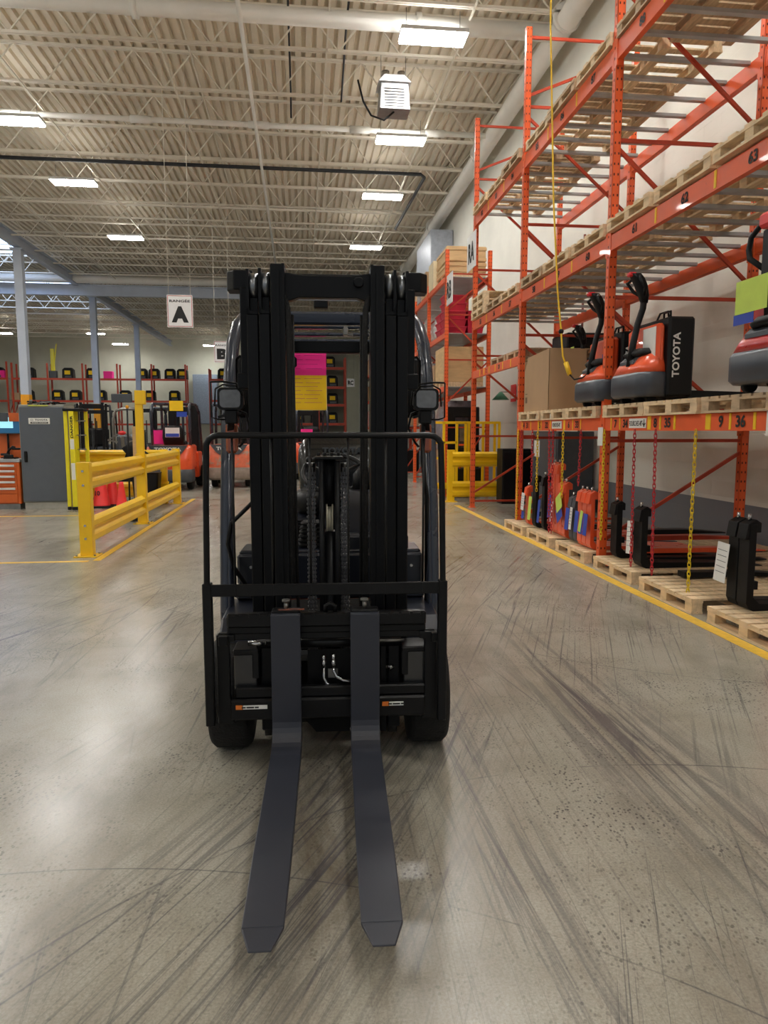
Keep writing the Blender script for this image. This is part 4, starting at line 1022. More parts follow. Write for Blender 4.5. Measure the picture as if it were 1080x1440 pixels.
for k, y in enumerate(ys):
    s = MB().cbox(-.07, .07, y-8.42-.06, y-8.42+.06, .012, 1.08, .006)
    p = part('rail_post', s, M_yel, gr)
    part('base_plate', MB().cbox(-.13, .13, y-8.42-.12, y-8.42+.12, 0, .014, .003), M_yel, p)
    mb = MB()
    for dx, dy in ((-.1, -.09), (.1, -.09), (-.1, .09), (.1, .09)): mb.cyl((dx, y-8.42+dy, .012), (dx, y-8.42+dy, .03), .012, n=8)
    part('anchor_bolt', mb, M_steel, p)
    if k == 0:
        mb = MB()
        for z in (.98, .82, .36, .21): mb.cyl((0, -.075, z), (0, -.06, z), .014, n=10)
        part('rail_bolt', mb, M_chrome, p, 'bright bolt heads')
for k in (0, 1):
    for z0, z1 in ((.76, 1.06), (.14, .44)):
        part('corrugated_rail', w_rail((.005, ys[k]-8.42+.061), (.005, ys[k+1]-8.42-.061), z0, z1), M_yel, gr)
part('tall_post', MB().cbox(-.055, .055, 2.86, 2.94, 1.07, 1.95, .004).cbox(-.05, .1, 2.84, 2.95, 1.83, 2.04, .006), M_yel, gr, 'tall yellow post on the middle rail post')
g2 = thing('guard_rail', 'yellow guard rail standing crosswise behind the first rail, beside the ladder', 'guard rail', (-3.6, 14.35, 0))
for x in (-.72, .9): part('rail_post', MB().cbox(x-.06, x+.06, -.0, .12, 0, 1.07, .005), M_yel, g2)
part('corrugated_rail', w_rail((-.8, 0), (1.0, 0), .8, 1.06, (0, -1)), M_yel, g2); part('corrugated_rail', w_rail((-.8, 0), (1.0, 0), .14, .44, (0, -1)), M_yel, g2)
solo('black_box', MB().cbox(-2.86, -2.56, 11.3, 11.36, 1.86, 1.99, .01), M_grey, 'small grey box mounted on the tall yellow post', 'box')
# grey tool cabinet
t = thing('tool_cabinet', 'tall grey metal cabinet with a small white name plate', 'cabinet', (-4.69, 13.95, 0))
M_cab = mat('cabinet_grey', (88, 94, 102), .45, var=.04)
M_cabs = mat('cabinet_side', (140, 140, 130), .5, var=.05)
part('body', MB().cbox(-.40, .40, -.28, .3, .12, 1.90, .008), M_cabs, t)
part('plinth', MB().box(-.38, .38, -.26, .28, 0, .12), mat('plinth_grey', (170, 168, 158), .5), t)
d = part('door', MB().cbox(-.385, .385, -.30, -.28, .14, 1.86, .006), M_cab, t)
part('handle', MB().cbox(-.33, -.275, -.325, -.30, .86, 1.06, .01).cyl((-.302, -.34, .92), (-.302, -.325, .92), .018, n=10), M_blk2, d)
part('name_plate', MB().cbox(-.225, .145, -.308, -.30, 1.55, 1.66, .004), M_white, d, 'white plate with two lines of lettering')
part('plate_lettering', text_mesh('l', 'TOYOTA', .22, .035, M_ink, '-y', (.0, -.309, 1.625), .03), None, d)
part('plate_mark', MB().tube([(-.165+.025*math.cos(a), -.309, 1.625+.016*math.sin(a)) for a in [2*PI*i/16 for i in range(16)]], .002, 4, closed=True).tube([(-.165+.012*math.cos(a), -.309, 1.627+.016*math.sin(a)) for a in [2*PI*i/16 for i in range(16)]], .0016, 4, closed=True), M_ink, d)
part('plate_band', MB().box(-.19, .115, -.3095, -.308, 1.56, 1.59), M_ink, d)
part('plate_lettering', text_mesh('l', 'MATERIAL HANDLING', .26, .016, M_white, '-y', (-.035, -.310, 1.575), .02), None, d)
part('warning_strip', MB().box(-.22, .12, -.302, -.29, 1.872, 1.896), mat('strip_olive', (180, 186, 70), .5), t)
t = thing('cable_heap', 'untidy heap of dark cables and tools on top of the grey cabinet', 'cables', (-4.69, 13.95, 1.9), kind=None)
mb = MB()
random.seed(3)
for i in range(9):
    x = -.3+i*.07; mb.tube([(x+random.uniform(-.08, .08), random.uniform(-.2, .2), .012+random.uniform(0, .06)) for _ in range(6)], .013, 6)
part('cable_coil', mb, M_blk2, t)
part('bright_tool', MB().bar((-.1, -.2, .03), (.16, -.16, .06), .03, .02).bar((-.25, -.1, .02), (-.2, -.2, .08), .05, .03), M_steel, t)
# ladder
t = thing('step_ladder', 'yellow folded step ladder leaning against the grey cabinet', 'ladder', (-4.05, 13.45, 0), R(6))
M_lad = mat('ladder_yellow', (236, 222, 30), .4, var=.06)
for x, y in ((-.16, 0), (-.05, -.06), (-.02, .2), (.13, .3)):
    part('side_rail', MB().cbox(x-(.03 if x != -.05 else .042), x+(.03 if x != -.05 else .042), y, y+.06, .05, 1.80, .004), M_lad, t)
mb = MB()
for i in range(6): mb.box(-.02, .13, .2, .32, .3+i*.26, .32+i*.26)
part('tread', mb, M_steel, t)
part('top_cap', MB().cbox(-.19, .16, -.07, .36, 1.78, 1.83, .01), M_blk2, t)
part('foot', MB().cbox(-.1, .0, -.08, .02, 0, .06, .01).cbox(-.19, -.13, -.02, .08, 0, .06, .01), M_blk2, t)
part('sticker', text_mesh('l', 'DANGER', .5, .05, M_ink, '-y90', (-.05, -.0615, 1.45), .03).copy() if False else text_mesh('l', 'DANGER', .4, .045, M_ink, '-y90', (-.05, -.061, 1.5), .03), None, t)
part('white_label', MB().box(-.085, -.02, -.0625, -.06, 1.1, 1.28).box(-.085, -.02, -.0625, -.06, .55, .85), M_white, t)
# tool chest
M_toolo = mat('chest_orange', (206, 96, 34), .45, var=.06)
t = thing('tool_chest', 'orange workbench tool chest with silver drawer handles at the left edge', 'tool chest', (-5.75, 13.9, 0))
part('chest_body', MB().cbox(-.6, .63, -.25, .3, .1, .86, .008), M_toolo, t)
part('plinth', MB().box(-.58, .6, -.22, .28, 0, .1), M_steel, t)
part('worktop', MB().cbox(-.62, .65, -.27, .32, .86, .92, .006), M_galv, t)
for i, (z0, z1) in enumerate(((.74, .83), (.64, .73), (.54, .63), (.42, .53), (.29, .41), (.12, .28))):
    d = part('drawer', MB().cbox(-.5, .58, -.27, -.25, z0, z1, .004), M_toolo, t)
    if i < 5: part('drawer_handle', MB().cbox(-.48, .55, -.295, -.27, z1-.05, z1-.012, .004), mat('pale_handle', (216, 216, 214), .35), d, 'silver drawer handle')
part('back_panel', MB().cbox(-.6, .6, .26, .3, .92, 1.72, .006), M_toolo, t)
part('upper_bin', MB().cbox(.36, .56, .1, .27, 1.6, 1.76, .006), M_toolo, t)
part('upper_bin', MB().cbox(.1, .34, .1, .27, 1.6, 1.76, .006), M_grey, t)
t = thing('monitor', 'flat monitor with a pale blue picture above the orange tool chest', 'monitor', (-5.45, 14.05, 1.0))
part('screen_frame', MB().cbox(-.33, .30, -.02, .02, .37, .74, .006), M_grey, t)
part('screen', MB().box(-.31, .28, -.024, -.02, .39, .72), emat('screen_blue', (30, 84, 120), .5), t)
part('window_pane', MB().box(-.2, .12, -.026, -.024, .48, .68), emat('screen_pale', (150, 214, 226), .9), t, 'pale window on the screen')
part('monitor_stand', MB().cyl((0, .02, -.06), (0, .03, .5), .02, n=8).cbox(-.12, .12, -.05, .12, -.08, -.06, .004), M_blk2, t)
t = thing('label_scanner', 'black hand scanner on a bent stand on the orange tool chest', 'scanner', (-5.3, 13.8, .92))
part('stand', MB().cbox(-.12, .1, -.08, .08, 0, .02, .005).tube([(-.1, 0, .02), (-.04, 0, .16), (.03, 0, .22), (.07, 0, .2)], .022, 8), M_blk2, t)
part('scanner_head', MB().cbox(.02, .16, -.03, .03, .16, .2, .01).cbox(-.18, -.04, -.04, .04, .06, .1, .01), M_blk2, t)
solo('desk_clock', MB().cbox(-5.38, -5.22, 13.64, 13.69, .925, 1.0, .01), M_blk2, 'small black box at the front of the orange bench', 'box')
# cones
M_cone = mat('cone_orange', (250, 60, 60), .45, var=.04)
def cone(x, y, r, h, num_, label, stack=1, black=True):
    t = thing('traffic_cone', label, 'traffic cone', (x, y, 0), 0, 'traffic cones')
    part('cone_shell', MB().lathe([(r, .03), (r*.92, .05), (r*.38, h*.9), (r*.3, h), (r*.2, h)], (0, 0, 0), n=24), M_cone, t)
    part('base', MB().loft([rr_ring(r*2.5, r*2.5, 0, (0, 0), .05), rr_ring(r*2.4, r*2.4, .035, (0, 0), .05)]), M_blk2 if black else M_cone, t)
    if num_: part('number', text_mesh('n', num_, .09, .09, M_ink, '-y', (-.03, -r*.82, h*.38), .03), None, t)
    else:
        part('reflective_band', MB().lathe([(r*.71, h*.3), (r*.66, h*.37)], (0, 0, 0), n=24).lathe([(r*.6, h*.44), (r*.57, h*.48)], (0, 0, 0), n=24), M_white, t)
    return t
cone(-3.76, 13.85, .165, .72, '10', 'squat red-orange cone numbered 10 behind the yellow rail')
cone(-3.63, 14.15, .14, .70, None, 'banded red-orange cone partly behind the cone numbered 10')
cone(-3.23, 13.2, .11, .52, None, 'slim tall red-orange cone with white bands near the middle rail post', black=False)
# floor mats / dark bin near the middle post
solo('black_bin', MB().loft([rr_ring(.42, .3, 0, (-2.95, 14.0), .04), rr_ring(.5, .36, .62, (-2.95, 14.0), .04), rr_ring(.52, .38, .64, (-2.95, 14.0), .04)], smooth=False), M_blk2, 'black bin behind the middle post of the yellow rail', 'bin')
solo('black_coat', MB().loft([rr_ring(.46, .12, .64, (-3.2, 14.0), .05), rr_ring(.42, .12, 1.0, (-3.1, 13.98), .05), rr_ring(.36, .14, 1.1, (-3.2, 13.95), .05), rr_ring(.16, .1, 1.2, (-3.16, 13.95), .04), rr_ring(.08, .07, 1.23, (-3.14, 13.95), .03)]), M_blk2, 'black cloth draped over the crosswise yellow rail', 'cloth')
# ------------------------------------------------------------------ other trucks
def truck_rear(x, y, rz, label, body, lower, group='parked lift trucks', guard=M_navy, text='TOYOTA', note=None, scale=1):
    t = thing('parked_forklift', label, 'forklift', (x, y, 0), rz, group)
    cwm = MB().loft([rr_ring(.9, .5, .22, (0, .3), .12, 5), rr_ring(1.06, .6, .34, (0, .32), .16, 5), rr_ring(1.06, .62, .7, (0, .32), .16, 5), rr_ring(1.04, .6, 1.02, (0, .33), .14, 5), rr_ring(.94, .5, 1.08, (0, .36), .12, 5)])
    c = part('counterweight', cwm, body, t, bevel=0)
    part('lower_skirt', MB().loft([rr_ring(1.02, .56, .2, (0, .33), .14, 5), rr_ring(1.08, .63, .26, (0, .32), .16, 5), rr_ring(1.08, .63, .5, (0, .32), .16, 5), rr_ring(1.04, .6, .52, (0, .32), .16, 5)]), lower, t)
    part('grille_panel', MB().prism([(-.46, 1.085), (.46, 1.085), (.32, .90), (.24, .84), (-.24, .84), (-.32, .90)], lambda u, v, d: (u, d, v), -.008, .05), M_grey, c, 'dark grey panel with white lettering')
    if text: part('lettering', text_mesh('l', text, .62, .09, M_white, '-y', (0, -.01, .99), .04), None, c)
    part('engine_hood', MB().cbox(-.45, .45, .5, 1.4, .5, 1.08, .04), body, t)
    part('front_body', MB().cbox(-.5, .5, 1.3, 1.9, .25, .9, .03), body, t)
    for s in (-1, 1):
        part('guard_pillar', MB().tube([(s*.45, .48, 1.0), (s*.45, .45, 1.9), (s*.44, .5, 2.02), (s*.43, .62, 2.08), (s*.43, 1.5, 2.09), (s*.47, 1.75, 1.9), (s*.5, 1.95, .8)], .035, 8), guard, t)
        w = part('rear_wheel', MB().lathe([(.02, -.07), (.2, -.07), (.22, -.05), (.22, .05), (.2, .07), (.02, .07)], (s*.42, .55, .22), 'x', 22), M_rub, t)
        w = part('front_wheel', MB().lathe([(.02, -.1), (.24, -.1), (.27, -.08), (.27, .08), (.24, .1), (.02, .1)], (s*.46, 1.8, .27), 'x', 22), M_rub, t)
        part('mast_rail', MB().cbox(s*.29-.09, s*.29+.09, 2.1, 2.25, .1, 2.1, .01), M_blk2, t)
    part('roof_bars', MB().cbox(-.43, .43, .55, .62, 2.06, 2.1, .01).cbox(-.43, .43, .8, .86, 2.06, 2.1, .01).cbox(-.43, .43, 1.05, 1.11, 2.06, 2.1, .01).cbox(-.43, .43, 1.3, 1.36, 2.06, 2.1, .01), guard, t)
    part('mast_crossbar', MB().cbox(-.3, .3, 2.1, 2.18, 1.9, 2.05, .01).cbox(-.3, .3, 2.1, 2.18, .9, 1.0, .01), M_blk2, t)
    s_ = part('seat_backrest', MB().loft([rr_ring(.46, .14, 1.08, (0, .75), .06, 4), rr_ring(.52, .16, 1.25, (0, .74), .07, 4), rr_ring(.5, .15, 1.45, (0, .72), .07, 4), rr_ring(.38, .1, 1.55, (0, .72), .05, 4)]), M_blk2, t)
    part('seat_cushion', MB().cbox(-.25, .25, .8, 1.25, 1.05, 1.18, .03), M_blk2, t)
    part('steering_wheel', MB().tube([(.16*math.cos(a), 1.55+.12*math.sin(a), 1.35+.06*math.sin(a)) for a in [2*PI*i/16 for i in range(16)]], .014, 6, closed=True), M_blk2, t)
    if note:
        part('document_pouch', MB().box(-.17, .17, .62, .63, 1.27, 1.5), M_white, t, 'white and blue document on the seat back'); part('blue_strip', MB().box(-.16, .16, .61, .62, 1.28, 1.36), M_blue, t)
    return t
M_dirty = mat('dusty_orange', (226, 116, 84), .55, var=.12, wear=((180, 150, 132), 6, .52))
M_dirtyg = mat('dusty_grey', (150, 134, 122), .7, var=.2)
truck_rear(-3.14, 17.3, R(-1), 'orange lift truck seen from behind with yellow card on its roof, beyond the rail end', M_truck, M_grey, note=True)
truck_rear(-1.8, 18.1, R(1), 'dusty orange lift truck seen from behind between the left lamp and the mast', M_dirty, M_dirtyg)
truck_rear(.35, 20.6, R(5), 'orange lift truck seen from behind through the mast, partly hidden by the hoses', M_truck, M_grey)
truck_rear(-3.9, 20.8, R(-8), 'dark grey lift truck behind the tall yellow post', M_grey, M_blk2, text=None)
for (x, y, w, h, z, m, lab) in ((-2.98, 17.7, .32, .24, 1.9, M_ycard, 'yellow card hanging on the roof of the orange lift truck beyond the rail'), (-2.86, 17.72, .24, .12, 1.76, M_blue, 'blue tag below the yellow card on the orange lift truck'),
        (.15, 20.9, .34, .12, 1.35, M_pink, 'pink card on the lift truck seen through the mast hoses'), (-3.42, 18.2, .42, .34, 1.1, M_pink, 'pink sheet over the machines left of the tall yellow post')):
    solo('tag_card', MB().box(x-w/2, x+w/2, y, y+.004, z, z+h), m, lab, 'card')
def truck_front(x, y, rz, label, body=M_blk2, h=2.15, group='parked trucks with black masts', tiller=False):
    t = thing('parked_forklift', label, 'forklift', (x, y, 0), rz, group)
    for s in (-1, 1):
        part('mast_rail', MB().cbox(s*.26-.035, s*.26+.035, -.02, .1, .08, h, .006).cbox(s*.34-.03, s*.34+.03, .02, .14, .08, h-.03, .006), M_blk, t)
        part('roller', MB().cyl((s*.29, .02, h-.06), (s*.31, .02, h-.06), .05, n=12), M_chrome, t)
        part('fork', MB().prism([(-.9, .05), (-.9, .06), (-.12, .09), (-.1, .55), (-.06, .55), (-.06, .05)], lambda u, v, d: (d, u, v), s*.2-.05, s*.2+.05), M_fork, t)
        part('guard_pillar', MB().tube([(s*.45, .4, .5), (s*.45, .6, 1.9), (s*.43, .85, 2.1), (s*.43, 1.6, 2.1), (s*.45, 1.75, 1.0)], .03, 8), M_blk2, t)
        part('wheel', MB().lathe([(.02, -.09), (.22, -.09), (.25, -.07), (.25, .07), (.22, .09), (.02, .09)], (s*.42, .3, .25), 'x', 20), M_rub, t)
    part('crossbar', MB().cbox(-.3, .3, 0, .06, h-.16, h-.04, .006).cbox(-.36, .36, -.1, -.05, .5, .56, .006).cbox(-.36, .36, -.1, -.05, .2, .27, .006), M_blk, t)
    part('lift_chain', MB().box(-.09, -.06, -.01, .01, .3, h-.4).box(.06, .09, -.01, .01, .3, h-.4).cyl((0, .03, .2), (0, .03, h-.7), .035, n=10), M_blk, t)
    part('body', MB().cbox(-.48, .48, .35, 1.9, .25, .95, .05), body, t)
    part('roof_bars', MB().cbox(-.43, .43, .85, .9, 2.08, 2.12, .01).cbox(-.43, .43, 1.1, 1.15, 2.08, 2.12, .01).cbox(-.43, .43, 1.4, 1.45, 2.08, 2.12, .01), M_blk2, t)
    part('seat_backrest', MB().cbox(-.24, .24, 1.2, 1.35, 1.0, 1.5, .05), M_blk2, t)
    return t
truck_front(-5.35, 19.2, R(14), 'black-masted truck right behind the grey cabinet and ladder')
truck_front(-4.9, 23.2, R(-10), 'black-masted truck deeper in the row left of the tall yellow post')
truck_front(-6.9, 25.0, R(5), 'dark truck standing far behind the grey cabinet', body=M_grey)
truck_front(-2.3, 24.5, R(-6), 'dark truck behind the orange trucks, left of the lamp', body=M_truck)
truck_front(-.4, 26.0, R(4), 'dark truck behind the mast of the main lift truck', body=M_grey)
# stand-up truck with grey hoop and red-topped tiller
t = thing('stacker_truck', 'stand-up stacker with grey hoop frame and red-capped tiller behind the yellow rail', 'stacker', (-3.95, 16.6, 0))
part('hoop_frame', MB().tube([(-.3, .3, .3), (-.3, .3, 1.7), (-.24, .3, 1.88), (-.1, .3, 1.92), (.2, .3, 1.92), (.3, .3, 1.85), (.33, .3, .3)], .035, 10), M_steel, t)
part('body', MB().cbox(-.34, .34, .05, .6, .08, .95, .05), M_blk2, t)
part('battery_cover', MB().cbox(-.26, .26, .3, .7, .9, 1.35, .06), M_grey, t)
part('tiller_arm', MB().bar((0, -.02, .8), (0, -.2, 1.3), .07, .05).bar((-.3, -.22, 1.22), (-.08, -.2, 1.36), .03).bar((.3, -.22, 1.22), (.08, -.2, 1.36), .03).bar((-.3, -.22, 1.22), (-.1, -.2, 1.18), .03).bar((.3, -.22, 1.22), (.1, -.2, 1.18), .03), M_steel, t)
part('tiller_cap', MB().sphere((0, -.2, 1.38), .07, sc=(1.3, .7, .7)), M_red, t, 'red tiller head cap')
part('wheel', MB().cyl((-.06, 0, .1), (.06, 0, .1), .1, n=16), M_rub, t)
t = thing('push_broom', 'upright broom handles leaning by the tall yellow post', 'broom', (-2.72, 11.6, 0))
part('handle', MB().cyl((0, 0, .1), (.02, 0, 1.8), .014, n=8), M_blk2, t); part('handle_cap', MB().sphere((.02, 0, 1.8), .028), M_band, t, 'yellow handle cap')
part('brush_head', MB().cbox(-.14, .14, -.04, .04, 0, .1, .01), M_blk2, t)
t = thing('wooden_board', 'narrow pale wooden board standing by the tall yellow post', 'board', (-2.64, 11.75, 0))
part('board', MB().cbox(-.03, .03, -.012, .012, 0, 1.5, .003), M_ply, t)
# ------------------------------------------------------------------ walkie pallet trucks on the rack
def walkie(loc, label, rz=0, body=M_truck, loop=False, text='TOYOTA', pos=None):
    # local: -x faces the aisle, +x forks, y along the rack
    t = thing('pallet_truck', label, 'pallet truck', loc, rz, 'pallet trucks on the rack')
    def ring(x0, x1, w, z, r):
        x0 *= .72; x1 *= .72; r *= .85
        return rr_ring((x1-x0), w, z, ((x0+x1)/2, 0), r, 5)
    part('bumper', MB().loft([ring(.03, .42, .66, .05, .14), ring(0, .42, .72, .08, .15), ring(.0, .42, .72, .24, .15), ring(.02, .42, .70, .27, .15)]), mat('bumper_grey', (62, 67, 76), .35, var=.2, scale=5), t)
    h = part('hood', MB().loft([ring(.02, .42, .69, .27, .15), ring(.06, .42, .66, .34, .15), ring(.12, .42, .58, .41, .13), ring(.2, .42, .46, .45, .1)]), body, t)
    part('vent_panel', MB().prism([(-.14, .06), (.14, .06), (.2, .2), (-.2, .2)], lambda u, v, d: (v*.8, u+.04, .36+(v-.06)*.55+d), .0, .03), M_grey, h)
    part('seat_pad', MB().loft([ring(.1, .36, .4, .43, .1), ring(.08, .38, .42, .46, .1), ring(.12, .36, .34, .5, .1)]), M_blk2, t)
    part('upright_panel', MB().cbox(.17, .26, -.3, .3, .3, .71, .03), body, t)
    b = part('battery_box', MB().cbox(.25, .50, -.36, .36, .05, .76, .02), M_blk2, t)
    part('battery_handle', MB().tube([(.29, -.3, .75), (.29, -.3, .81), (.29, -.18, .81), (.29, -.18, .75)], .01, 6), M_blk2, b)
    if text:
        part('lettering', text_mesh('l', text, .40, .07, M_white, '-y90', (.325, -.362, .42), .03), None, b)
    for s in (-1, 1):
        part('fork_arm', MB().prism([(.5, .04), (.5, .11), (1.45, .09), (1.5, .04)], lambda u, v, d: (u, d, v), s*.2-.08, s*.2+.08), M_blk, t)
        part('caster', MB().cyl((.15, s*.25-.03, .045), (.15, s*.25+.03, .045), .045, n=14), M_rub, t)
    part('drive_wheel', MB().cyl((.22, -.05, .09), (.22, .05, .09), .09, n=18), M_rub, t)
    if loop:
        part('tiller_arm', MB().bar((.12, 0, .4), (.08, 0, 1.0), .07, .06).cbox(.05, .12, -.05, .05, .7, 1.05, .01), M_blk2, t)
        mb = MB()
        for s in (-1, 1): mb.tube([(.08, s*.05, 1.12), (.08, s*.12, 1.10), (.07, s*.2, 1.04), (.06, s*.205, .96), (.06, s*.19, .9), (.08, s*.05, .8)], .019, 8)
        part('loop_handle', mb, M_blk2, t)
        part('control_head', MB().cbox(.03, .13, -.08, .08, 1.06, 1.16, .02).cyl((.08, 0, 1.16), (.08, 0, 1.22), .02, n=8), M_red, t, 'red control head')
        part('yellow_sticker', MB().box(.045, .05, -.03, .03, .66, .76), M_ycard, t)
        part('side_cover', MB().cbox(.26, .31, .12, .22, .3, .58, .02), M_blk2, t)
        part('yellow_stripe', MB().box(.297, .3, -.3, -.14, .38, .72), M_ycard, t)
    else:
        part('tiller_arm', MB().tube([(.06, 0, .34), (.085, .0, .54), (.125, 0, .74), (.17, 0, .88), (.18, 0, 1.0)], [.035, .032, .03, .03, .03], 10), M_blk2, t)
        c = part('tiller_head', MB().loft([rr_ring(.06, .06, .93, (.18, 0), .02, 3), rr_ring(.09, .09, 1.0, (.17, 0), .03, 3), rr_ring(.11, .11, 1.08, (.145, 0), .04, 3), rr_ring(.11, .12, 1.15, (.11, 0), .04, 3), rr_ring(.09, .1, 1.19, (.08, 0), .02, 3)]), M_blk2, t)
        part('grip', MB().tube([(.11, -.05, 1.17), (.07, -.13, 1.13), (.13, -.12, 1.05), (.16, -.04, 1.0)], .017, 6).tube([(.11, .05, 1.17), (.07, .13, 1.13), (.13, .12, 1.05), (.16, .04, 1.0)], .017, 6), M_blk2, c)
        part('belly_button', MB().cbox(.01, .09, -.035, .035, 1.165, 1.205, .012), M_red, c, 'red belly button')
        part('tiller_hose', MB().tube([(.2, .05, .5), (.28, .05, .64), (.36, .03, .84), (.42, 0, .86), (.42, -.04, .76)], .01, 6), M_blk2, t)
    return t
ZP = 1.695
w1 = walkie((3.03, 6.53, ZP), 'orange pallet truck nearer the second rack post with white note taped on its side')
part('taped_note', MB().box(.165, .169, -.28, -.04, .38, .68), M_white, w1, 'white handwritten note')
w2 = walkie((3.04, 7.50, ZP), 'orange pallet truck just beyond the second rack post with a blue tag')
part('tag_card', MB().box(.163, .168, -.25, -.08, .42, .55), M_blue, w2, 'blue tag')
w3 = walkie((3.0, 4.52, ZP+.01), 'red pallet truck with loop handle at the right edge of the photo', body=mat('truck_red', (190, 34, 36), .3, coat=.4), loop=True, text=None)
part('lime_form', MB().box(-.02, -.017, -.14, .2, .52, .74), M_lime, w3, 'lime green form')
part('blue_card', MB().box(-.015, -.012, .0, .22, .45, .52), M_blue, w3, 'blue card')
w4 = walkie((3.75, 9.75, ZP), 'pallet truck hidden behind the tall cardboard box with only its tiller showing', body=M_truck, text=None)
w4.location.z = ZP
part('lime_tag', MB().box(.02, .025, -.05, .07, .78, .9), M_lime, w4, 'small lime tag')
# cardboard box with slanted torn flap
t = thing('cardboard_box', 'tall brown open cardboard box with a cut corner on the rack beam level', 'box', (3.14, 8.9, ZP))
mb = MB().prism([(0, 0), (1.0, 0), (1.0, .55), (.86, .74), (.0, .78)], lambda u, v, d: (d, u, v), 0, .006)
mb.box(0, .5, 0, .006, 0, .78); mb.box(.494, .5, 0, 1.0, 0, .78); mb.box(0, .5, .994, 1.0, 0, .7); mb.box(0, .5, 0, 1.0, 0, .005)
part('box_walls', mb, M_card, t)
part('inner_sheet', MB().box(.03, .04, .82, .98, .3, .76), mat('card_dark', (132, 106, 82), .8), t, 'darker inner sheet of cardboard')
part('printed_mark', MB().box(-.002, 0, .86, .94, .12, .2).box(-.002, 0, .86, .94, .24, .25), mat('box_print', (110, 88, 66), .8), t)
# hanging yellow air cord
t = thing('power_cord', 'yellow power cord hanging from the ceiling down to the orange pallet trucks', 'cord', (2.85, 8.0, 1.9))
pts = [(2.86, 8.35, 8.95), (2.84, 8.3, 6.0), (2.86, 8.1, 4.0), (2.9, 8.0, 3.0), (2.93, 7.95, 2.6), (2.95, 7.92, 2.28), (2.98, 7.88, 2.16)]
part('cord', MB().tube(pts, .010, 8), M_cord, t, world=True)
part('connector', MB().cyl((2.975, 7.885, 2.2), (3.01, 7.84, 2.06), .028, n=10), M_cord, t, world=True)
part('black_tail', MB().tube([(3.01, 7.84, 2.06), (3.03, 7.75, 2.0), (3.06, 7.6, 2.01), (3.1, 7.55, 2.05)], .009, 6), M_blk2, t, world=True)
part('cord_clip', MB().sphere((2.935, 7.95, 2.55), .03), M_blk2, t, world=True)
# ------------------------------------------------------------------ farther rack RB
RB0, RB1 = 3.12, 4.05
rackB = thing('pallet_rack', 'orange farther rack beyond the yellow cage, loaded with crates and red bins', 'pallet rack', (RB0, 15.35, 0))
yb = [15.35, 17.5, 19.6, 21.8]
pmB = PM
for k, y in enumerate(yb):
    for x in (RB0, RB1):
        hgt = (5.24, 4.9, 4.9, 4.9)[k]
        o = part('upright_post', pmB, None, rackB); o.location = (x-RB0, y-15.35, 0); o.scale = (1, 1, hgt/6.92)
    for z in (.15, 1.5, 2.95, 3.9, 4.75): part('brace', MB().bar((RB0+.03, y, z), (RB1-.03, y, z), .03, .03), M_orangebr, rackB, world=True)
    for a, b in ((.2, 1.45), (2.05, 2.9), (3.85, 3.0), (4.0, 4.7)): part('brace', MB().bar((RB0+.03, y, a), (RB1-.03, y, b), .03, .03), M_orangebr, rackB, world=True)
for k in range(3):
    for z in (2.28, 3.42, 4.6):
        for x in (RB0, RB1): part('beam', MB().cbox(x-.03, x+.03, yb[k]+.04, yb[k+1]-.04, z, z+.11, .005), M_orange, rackB, world=True)
        part('wire_deck', MB().box(RB0+.03, RB1-.03, yb[k]+.05, yb[k+1]-.05, z+.09, z+.105), M_galv, rackB, world=True)
def crate(x0, x1, y0, y1, z0, z1, m, name, label, cat='crate', group=None, slats=True, base=True):
    t = thing(name, label, cat, ((x0+x1)/2, (y0+y1)/2, z0), 0, group)
    hx, hy, h = (x1-x0)/2, (y1-y0)/2, z1-z0; zb = .1 if base else 0
    part('walls', MB().cbox(-hx, hx, -hy, hy, zb, h, .006), m, t)
    if slats:
        mb = MB()
        for z in (zb+.02, h-.08): mb.box(-hx-.012, hx+.012, -hy-.012, hy+.012, z, z+.06)
        part('batten', mb, m, t)
    if base:
        mb = MB()
        for s in (-1, 0, 1): mb.box(-hx, hx, s*(hy-.05)-.05, s*(hy-.05)+.05, 0, zb)
        part('skid', mb, M_wood, t)
    return t
M_cream = mat('pale_crate', (222, 206, 170), .75, var=.1, scale=3)
crate(3.1, 3.98, 15.5, 16.5, 2.39, 3.25, M_ply, 'wooden_crate', 'large plywood crate on the lower shelf of the farther rack', slats=False)
crate(3.1, 3.9, 16.65, 17.35, 2.39, 2.95, M_card, 'cardboard_box', 'brown carton behind the plywood crate', 'box', slats=False)
crate(3.14, 4.0, 15.5, 16.6, 4.71, 5.03, M_ply, 'wooden_crate', 'lower long timber crate on top of the farther rack')
crate(3.14, 4.0, 15.5, 16.6, 5.04, 5.36, M_ply, 'wooden_crate', 'upper long timber crate on top of the farther rack', base=False)
for i, (y, h, m) in enumerate(((16.75, .62, M_cream), (17.8, .6, M_card), (18.5, .55, M_film), (19.9, .6, M_card))):
    crate(3.08, 3.9, y, y+.6, 4.71, 4.71+h, m, 'cardboard_box', ['wrapped tan carton next to the timber crates on top', 'brown carton further along the top shelf', 'film-wrapped carton third along the top shelf', 'farthest brown carton of the top shelf'][i], 'box', 'cartons on the top shelf', slats=False, base=False)
k = 0
